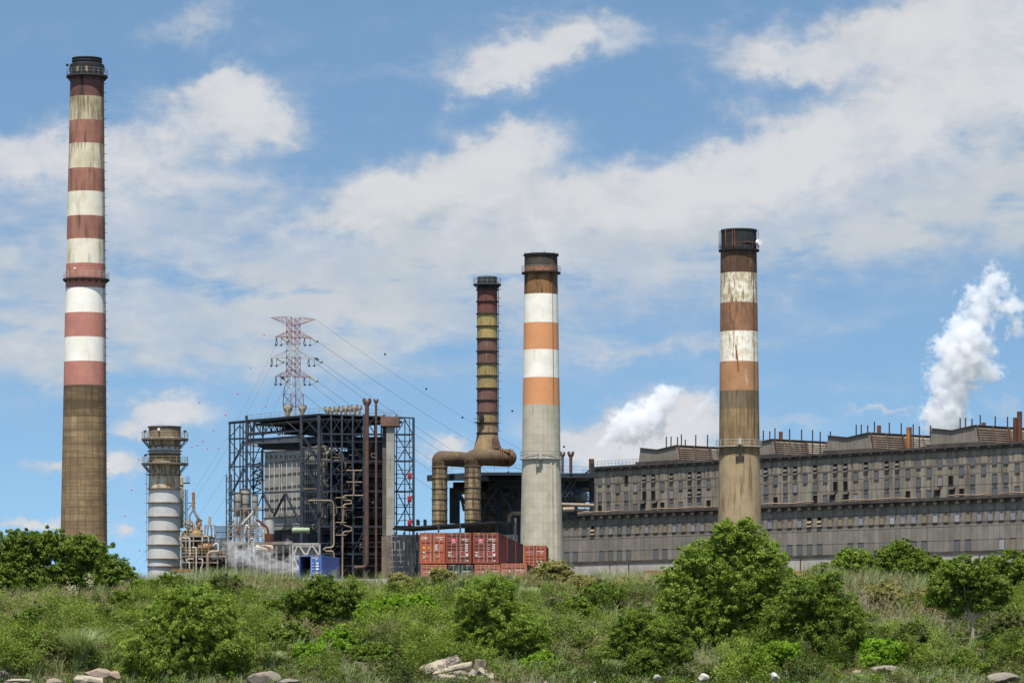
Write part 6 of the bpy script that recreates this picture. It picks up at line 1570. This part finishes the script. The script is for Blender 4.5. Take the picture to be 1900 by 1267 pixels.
# dead branches
for (cx_, cy_, w_, h_, D, lb) in ((1660,1130,60,50,236,'pale tangle of dead branches on the bank below the crest pair'),(1690,1180,50,40,222,'bare pale branching shrub left of the umbrella-shaped tree'),(1590,1110,30,30,238,'bare twiggy shrub above the leaning mid green bush'),(1180,1200,24,40,207,'bare stems in the dull green bush'),(1620,1160,45,45,228,'grey tangle of dead stems right of the leaning bush'),(1730,1150,45,45,230,'dry pale brush leaning beside the umbrella-shaped tree'),(1850,1160,40,40,224,'dead twigs under the glossy tree at the right edge'),(920,1088,22,22,256,'dry twigs before the lower red containers'),(690,1075,14,18,262,'thin dry stalks before the exhaust pipe foot')):
    m = MB(); rr_ = random.Random(int(cx_))
    for i in range(40):
        p = P(cx_+rr_.uniform(-w_,w_)*.85, cy_+h_, D)+Vector((0,rr_.uniform(-1.5,1.5),0)); p.z = min(p.z, gh(p.x,p.y)+.2); d = Vector((rr_.uniform(-.6,.6), rr_.uniform(-.3,.3), 1)).normalized()
        seg = h_*2*D/F/4*rr_.uniform(.6,1.1); r = .026
        for j in range(4):
            q = p+d*seg; m.tube(p, q, r, r*.65, 5, False)
            if rr_.random() < .8: e_ = q+(d+Vector((rr_.uniform(-.9,.9),rr_.uniform(-.5,.5),rr_.uniform(-.2,.5)))).normalized()*seg*.7; m.tube(q, e_, r*.5, .008, 4, False)
            p = q; r *= .65; d = (d+Vector((rr_.uniform(-.55,.55),rr_.uniform(-.3,.3),rr_.uniform(-.35,.1)))).normalized()
    tag(m.build('dead_shrub', twig), lb, 'dead shrub')
# undergrowth
def scatter(n, y0, y1, mask=None):
    y = np.sqrt(rng.uniform(y0**2, y1**2, n)); x = rng.uniform(-.158, .158, n)*y
    z = np.array([gh(a, b) for a, b in zip(x, y)]); p = np.stack([x,y,z],1)
    if mask is not None: p = p[np.array([mask(a, b) for a, b in zip(x, y)])]
    return p
def crest(p):
    """how high low growth may reach: the brow of the bank as seen on site, uneven"""
    px_ = 950+F*p[:,0]/p[:,1]
    row = 1071+np.array([(vnoise(a*.045, 1.7, 3)-.5)*20+(vnoise(a*.17, 3.1, 3)-.5)*10 for a in px_])
    return EYE+(HZ-row)/F*p[:,1]
def open_zone(x, y):
    """False on the dry-grass clearings and the dead-branch slope"""
    px, py = 950+F*x/y, HZ-(gh(x,y)-EYE)*F/y
    if px < 235 and 1098 < py < 1142: return False
    if 445 < px < 565 and 1105 < py < 1150: return False
    if 1570 < px < 1760 and 1100 < py < 1205: return vnoise(x*.9, y*.9, 2) > .72
    if 1040 < px < 1190 and 1130 < py < 1200: return vnoise(x*.9, y*.9, 2) > .6
    for (a, b_, D) in BIG:
        if a < px < b_ and y < D+2.5: return y < D-1 and py > 1238
    return True
BIG = [(215,460,207),(820,1020,209),(1225,1465,219),(1145,1275,206),(1440,1610,213),(525,670,238),(1725,1865,221)]
def thicket(name, n, y0, y1, kind, rr, leaf, label, mask=None):
    p = scatter(n, y0, y1, mask); R_ = rr[0]+(rr[1]-rr[0])*rng.random(len(p)); R_ = np.minimum(R_, np.maximum(.3, (crest(p)-p[:,2])*.62))
    ns = np.clip((R_*11).astype(int), 7, 26); ci = np.repeat(np.arange(len(p)), ns); u_ = unit(len(ci)); cc = p[ci]+u_*(R_[ci]*(.5+.4*rng.random(len(ci))))[:,None]*np.array([1.1,1,.7]); cc[:,2] += R_[ci]*.75
    cr = np.minimum(R_[ci]*(.3+.25*rng.random(len(ci))), .5); cd = unit(len(ci))*.6+u_; cd[:,2] -= .2; per = 72
    idx = np.repeat(np.arange(len(ci)), per); v = unit(len(idx)); q = cc[idx]+v*(cr[idx]*rng.random(len(idx))**.4)[:,None]*np.array([1,1,.75])
    dirs = unit(len(q))*.6+cd[idx]*.8; dirs /= np.linalg.norm(dirs,axis=1)[:,None]; nr = unit(len(q))*.8+np.array([0,0,.8])+v*.5
    tone = rng.random(len(p))[ci]*.5+rng.random(len(ci))*.3; rnd = np.clip(tone[idx]+rng.random(len(q))*.25, 0, 1)
    o = quads(name, q, leaf[0]*(.5+rng.random(len(q))), leaf[1]*(.5+rng.random(len(q))), dirs, nr, rnd, LM[kind]); tag(o, label, 'plants', kind='stuff'); return o
def under(name, n, y0, y1, kind, hr, per, leaf, mask, label):
    p = scatter(n, y0, y1, mask); m = len(p); h = hr[0]+(hr[1]-hr[0])*rng.random(m)**1.6
    h *= np.array([.5+vnoise(a*.4, b*.4, 9) for a, b in zip(p[:,0], p[:,1])])
    h = np.minimum(h, np.maximum(.25, crest(p)-p[:,2])); idx = np.repeat(np.arange(m), per); k = len(idx); hh = h[idx]
    u_ = unit(k); t_ = rng.random(k)**.6
    q = p[idx]+u_*(hh*.42)[:,None]*np.array([1,1,.4]); q[:,2] = p[idx][:,2]+hh*t_
    dirs = unit(k)+u_*.4; dirs /= np.linalg.norm(dirs,axis=1)[:,None]; nr = unit(k)*.8+np.array([0,0,.8])
    tone = np.array([vnoise(a*.25, b*.25, 4) for a, b in zip(p[:,0], p[:,1])])
    rnd = np.clip(tone[idx]*.7+rng.random(m)[idx]*.3+rng.normal(size=k)*.1, 0, 1)
    o = quads(name, q, leaf[0]*(.5+rng.random(k)), leaf[1]*(.5+rng.random(k)), dirs, nr, rnd, LM[kind]); tag(o, label, 'plants', kind='stuff'); return o
patch = lambda s, a, b_: (lambda x, y: a < vnoise(x*.16+s, y*.22-s, 5+s) < b_)
under('undergrowth', 9000, 199, 282, 'scrub', (.3,.85), 34, (.15,.075), None, 'mixed green scrub covering the river bank')
under('undergrowth', 1300, 199, 262, 'creeper', (.4,.9), 44, (.15,.10), patch(2,.58,1), 'patches of bright green creeper on the bank')
under('undergrowth', 2200, 225, 282, 'olive', (.5,1.4), 44, (.16,.05), patch(3,.4,1), 'dry olive brush along the crest of the bank')
under('undergrowth', 2200, 205, 275, 'brown', (.5,1.2), 34, (.11,.045), lambda x, y: vnoise(x*.16+4, y*.22-4, 9) > .55 or (1060 < 950+F*x/y < 1180 and y > 218) or (1540 < 950+F*x/y < 1790), 'brown seed heads among the weeds')
under('undergrowth', 2600, 198.5, 212, 'scrub', (.25,.7), 34, (.14,.075), None, 'low weeds among the shore stones')
thicket('undergrowth', 230, 203, 274, 'thick_mid', (.9,2.2), (.17,.06), 'green bushy thicket scattered over the bank', open_zone)
thicket('undergrowth', 240, 202, 268, 'thick_dark', (.6,1.6), (.16,.065), 'dark leafy thicket scattered over the bank', open_zone)
thicket('undergrowth', 260, 208, 280, 'thick_olive', (.6,1.5), (.15,.05), 'greyish dry thicket scattered over the bank', open_zone)
thicket('undergrowth', 150, 203, 272, 'thick_feather', (1.0,2.2), (.19,.045), 'feathery light green shoots scattered over the bank', open_zone)
thicket('undergrowth', 420, 200, 255, 'creeper', (.4,.8), (.16,.10), 'bright leafy creeper mounds in patches of the bank', lambda x, y: (lambda px, py: min(((px-740)/130)**2+((py-1155)/55)**2, ((px-1430)/90)**2+((py-1212)/28)**2, ((px-1630)/60)**2+((py-1212)/30)**2, ((px-500)/70)**2+((py-1170)/35)**2, ((px-60)/90)**2+((py-1200)/30)**2, ((px-640)/80)**2+((py-1230)/25)**2) < 1)(950+F*x/y, HZ-(gh(x,y)-EYE)*F/y))
def grass(n, y0, y1, kind, h, mask, lb, nb=22, w=.03):
    p = scatter(n, y0, y1, mask); o = blades('grass', p, nb, h, .35, kind, None, (0,0,0), w, 3, .6); tag(o, lb, 'grass', kind='stuff')
grass(1500, 236, 286, 'dry', 1.25, lambda x, y: vnoise(x*.13+7, y*.1, 6) > .42, 'dry tan grass along the top of the bank')
grass(1500, 228, 262, 'dry', 1.25, lambda x, y: (px := 950+F*x/y) < 250 or 440 < px < 570, 'dry tan grass on the left upper bank')
grass(1500, 238, 286, 'pampas', 1.35, lambda x, y: vnoise(x*.15+9, y*.2, 8) > .35, 'tall pale grass along the brow of the bank')
grass(520, 198.5, 206, 'pampas', .6, None, 'short pale grass between the shore stones')
grass(1400, 200, 286, 'pampas', 1.1, lambda x, y: vnoise(x*.2+3, y*.2, 8) > .45, 'long pale green grass through the scrub')
# small white blossoms & litter specks
p = scatter(170, 200, 250); p[:,2] += .5+rng.random(len(p))*.5
tag(quads('small_flowers', p, np.full(len(p),.08), np.full(len(p),.07), unit(len(p)), unit(len(p)), rng.random(len(p)), LM['cream']), 'tiny pale flowers dotted over the scrub', 'flowers', kind='stuff')

# ------------------------------------------------------------ slabs, boulders, rubble
conc = mat('broken_concrete', (.33,.275,.21), (.20,.17,.125), (.11,.095,.065), (.46,.62), fine=8, bump=.5); rockm = mat('brown_boulder', (.21,.18,.145), (.12,.10,.08), fine=5, bump=.9); whitem = mat('white_rubble', (.50,.46,.42), (.27,.24,.20), fine=5, bump=.7); brick = mat('broken_brickwork', (.25,.18,.13), (.17,.14,.11), fine=7, bump=.8)
def rockmesh(m, c, r, sq=(1,1,.7), seed=0, rough=.28):
    rr_ = random.Random(seed); bm = bmesh.new(); bmesh.ops.create_icosphere(bm, subdivisions=3, radius=1)
    dirs = [(Vector((rr_.gauss(0,1),rr_.gauss(0,1),rr_.gauss(0,1))).normalized(), rr_.uniform(.55,.93)) for _ in range(13)]
    for v in bm.verts:
        co_ = v.co.copy()
        for d, lim in dirs:
            k = co_.dot(d)
            if k > lim: co_ -= d*(k-lim)
        n_ = vnoise(co_.x*3+seed, co_.y*3+co_.z*2, seed % 9)-.5
        v.co = co_*(1+rough*n_*.5)
    m.add([(c[0]+v.co.x*r*sq[0], c[1]+v.co.y*r*sq[1], c[2]+v.co.z*r*sq[2]) for v in bm.verts], [tuple(v.index for v in f.verts) for f in bm.faces]); bm.free(); return m
def slab_(label, px_, py_, D, L_, W__, T_, yaw, pitch, roll, mm):
    bm = bmesh.new(); bmesh.ops.create_cube(bm, size=1); bmesh.ops.bevel(bm, geom=bm.edges[:], offset=.03, segments=1, affect='EDGES'); bmesh.ops.subdivide_edges(bm, edges=bm.edges[:], cuts=3, use_grid_fill=True)
    M = Matrix.Rotation(yaw,3,'Z') @ Matrix.Rotation(pitch,3,'Y') @ Matrix.Rotation(roll,3,'X'); c = P(px_, py_+4, D); rr_ = random.Random(int(px_*7))
    k = [rr_.uniform(-.12,.12) for _ in range(6)]
    vs = []
    for v in bm.verts:
        p = Vector((v.co.x*L_*(1+k[0]*v.co.y*2), v.co.y*W__*(1+k[1]*v.co.x*3), v.co.z*T_*(1+k[2]*v.co.x)))+Vector((rr_.gauss(0,1),rr_.gauss(0,1),rr_.gauss(0,1)))*.018
        vs.append(c+M@p)
    m = MB(); m.add(vs, [tuple(v.index for v in f.verts) for f in bm.faces]); bm.free()
    tag(m.build('concrete_slab', mm), label, 'slab', 'broken concrete slabs on the shore')
slab_('upper tilted concrete slab of the heap, its left end down', 818, 1232, 203, 2.3, 1.4, .28, .2, -.32, .3, conc)
slab_('long concrete slab lying under the tilted one', 843, 1238, 202, 2.2, 1.2, .33, -.15, -.2, .25, conc)
slab_('flat lower concrete slab at the base of the heap', 842, 1255, 201, 1.6, 1.2, .3, .1, .06, .2, conc)
slab_('upright concrete stump behind the leaning slab', 890, 1240, 202.5, .55, .5, 1.3, .2, .1, 0, conc)
slab_('large tan concrete slab leaning like a ramp', 905, 1256, 201, 1.7, 1.3, .35, -.3, .45, .35, conc)
slab_('narrow tilted concrete block left of the ramp slab', 878, 1258, 201, .5, .9, 1.2, .5, .5, .1, conc)
slab_('flat pale concrete slab at the left shore', 165, 1259, 202, 1.6, 1.3, .3, .1, .14, .25, conc)
slab_('low concrete slab at the far left of the shore', 35, 1262, 201, 1.3, 1.0, .3, -.1, .03, .1, conc)
for (px_, py_, D, r, sq, mm, lb) in ((493,1257,203,.95,(1.2,1,.62),rockm,'large rough brown boulder at the bottom left of centre'),(535,1261,202,.5,(1.3,1,.4),rockm,'low flat stone right of the large brown boulder'),(855,1247,201.6,.5,(1.1,1,.5),rockm,'brown rock wedged in the slab heap'),(1305,1254,203,0.37,(1,1,.72),whitem,'white rubble lump below the large willow'),(1437,1253,203,0.36,(.9,1,.8),whitem,'white rubble lump at lower right, near the scrubby bush'),
    (1220,1254,204,0.29,(1,1,.8),whitem,'pale stone between willow bush and white lump'),(1102,1266,201,0.18,(1,1,1),whitem,'small white stone at the bottom middle'),(970,1262,201,.55,(1.4,1,.4),brick,'reddish slab-like stone right of the ramp slab'),(708,1254,204,0.20,(1,1,.9),whitem,'small pale stone left of the slab heap'),(215,1250,203,.38,(1,1,.9),brick,'upright brick lump on the left shore'),(180,1246,204,.8,(1.3,1,.4),brick,'pinkish earth mound on the left shore'),
    (1592,1246,204,.35,(1,1,.7),brick,'brick red stone at the bottom right'),(1650,1243,204,.9,(1.6,1,.45),rockm,'long brown boulder at the bottom right'),(1700,1258,202,.6,(1.3,1,.5),rockm,'brown stone right of the long brown boulder'),(1860,1255,203,.7,(1.4,1,.5),rockm,'grey brown stone near the right corner'),(1600,1262,201,.35,(1.2,1,.7),brick,'small tan stone at the bottom edge right'),(100,1262,201.5,.4,(1.4,1,.6),brick,'reddish stone between the left shore slabs'),(5,1250,203,.5,(1,1,.8),rockm,'dark brown rock at the left edge')):
    m = MB(); rockmesh(m, P(px_, py_+3, D), r, sq, int(px_)); tag(m.build('rock', mm, smooth=30), lb, 'rock', 'rocks along the shore')
m = MB(); rr_ = random.Random(77)
for i in range(420):
    y = rr_.uniform(199.5, 206); x = rr_.uniform(-.155,.155)*y; r = rr_.uniform(.06,.26); z = gh(x,y)
    b = len(m.v); n0 = MB(); a = [rr_.uniform(.6,1) for _ in range(8)]
    m.hexa([Vector((x,y,z-.05))+Vector((sx*r*a[j]*1.3, sy*r*a[7-j], sz*r*.8*a[j])) for j,(sx,sy,sz) in enumerate(((-1,-1,-1),(1,-1,-1),(1,1,-1),(-1,1,-1),(-1,-1,1),(1,-1,1),(1,1,1),(-1,1,1)))])
tag(m.build('rubble', mat('shore_rubble', (.34,.28,.22), (.26,.17,.12), scale=1.5, fine=4), local=True), 'small broken stones and bricks strewn along the shore', 'rubble', kind='stuff')

# ------------------------------------------------------------ steam and smoke
def plume(name, label, D, path, dens, nz=.5, col=(.99,.99,1.0), kind=None, cat='steam', t0=.2, t1=.8, namp=2.4, grow=1.8, **_):
    """path: (px,py,radius px) puffs; a scattering volume whose density is the sum of soft puffs torn by noise"""
    k = D/F; m = MB()
    cx_, cy_ = sum(p[0] for p in path)/len(path), sum(p[1] for p in path)/len(path); org = P(cx_, cy_, D)
    for (px_, py_, r) in path: m.ball(P(px_, py_, D)-org, r*k*grow, 12, 8)
    vm_ = bpy.data.materials.new(name); vm_.use_nodes = True; N = NT(vm_.node_tree); N.n.remove(N.n['Principled BSDF'])
    pv = N.new('ShaderNodeVolumePrincipled'); pv.inputs['Color'].default_value = (*col,1); pv.inputs['Anisotropy'].default_value = .2
    oc = N.new('ShaderNodeTexCoord').outputs['Object']; acc = None
    w1_ = N.vm('SUBTRACT', N.noise(oc, nz*1.1, 3, .6, 0, 1), (.5,.5,.5)); sc_ = N.new('ShaderNodeVectorMath', operation='SCALE'); N.l.new(w1_, sc_.inputs[0]); sc_.inputs[3].default_value = np.mean([p[2] for p in path])*k*1.1
    q = N.vm('ADD', oc, sc_.outputs[0])
    for (px_, py_, r) in path:
        c = P(px_, py_, D)-org; d = N.new('ShaderNodeVectorMath', operation='DISTANCE'); N.l.new(q, d.inputs[0]); d.inputs[1].default_value = c
        v = N.m('SUBTRACT', 1.0, N.m('MULTIPLY', d.outputs['Value'], 1/(r*k*1.9)), clamp=True); v = N.m('MULTIPLY', v, v); acc = v if acc is None else N.m('ADD', acc, v)
    n1 = N.noise(oc, nz*2.2, 5, .65); f = N.m('ADD', acc, N.m('MULTIPLY', N.m('SUBTRACT', n1, .5), namp))
    f = N.m('MULTIPLY', N.ramp(f, t0, t1), N.ramp(acc, 0.0, .12))
    N.l.new(N.m('MULTIPLY', f, dens), pv.inputs['Density']); N.l.new(pv.outputs[0], N.n['Material Output'].inputs['Volume'])
    o = m.build(name, vm_, local=True); o.location = org
    rm = o.modifiers.new('join', 'REMESH'); rm.mode = 'VOXEL'; rm.voxel_size = min(r for _,_,r in path)*k*.5
    tag(o, label, cat, kind=kind); return o
plume('steam_plume', 'tall white steam plume rising behind the right end of the long hall', 800, [(1750,795,30),(1752,770,32),(1756,745,33),(1765,720,33),(1785,700,38),(1775,668,40),(1800,650,36),(1830,690,20),(1760,690,18),(1750,640,20),(1800,615,34),(1770,600,18),(1820,580,32),(1845,650,14),(1800,545,16),(1835,545,28),(1770,540,8),(1845,515,22),(1870,570,18),(1838,495,13),(1885,600,14),(1895,570,12),(1870,530,12),(1740,700,24),(1845,690,20),(1790,640,34),(1880,560,18),(1890,620,16),(1735,780,30),(1765,775,30)], .5, .20, namp=3.4, t0=.3)
plume('steam_plume', 'bright white steam jet from the short red-brown vent left of the hall roof', 740, [(1101,848,3),(1106,838,6),(1116,826,11),(1128,814,16),(1145,802,22),(1160,792,25),(1180,800,26),(1180,780,26),(1205,768,28),(1222,752,26),(1236,738,22),(1228,718,13),(1252,728,13),(1168,760,14),(1215,790,26),(1150,775,14)], .5, .24, namp=3.6, t0=.3)
plume('steam_plume', 'thin white wisp rising left of the chimney in front of the long hall', 780, [(1285,778,10),(1295,765,11),(1305,755,11),(1312,742,9),(1322,728,8),(1330,715,7),(1320,735,9)], .3, .2, namp=3.0)
plume('steam_cloud', 'low drifting steam over the process yard before the boiler house', 598, [(405,1003,9),(425,1010,14),(440,1024,19),(460,1034,22),(485,1044,22),(510,1050,18),(470,1014,12),(530,1050,17),(545,1028,13),(545,1056,14),(430,1040,15),(500,1024,12),(560,1058,12),(575,1040,10),(535,1005,9),(450,1000,9),(400,1030,9)], .3, .5, namp=3.4, t0=.3, t1=1.0)
plume('smoke_puff', 'faint pale puff above the small rust-orange stack', 612, [(359,912,3),(362,902,5),(366,890,5)], .25, .6)
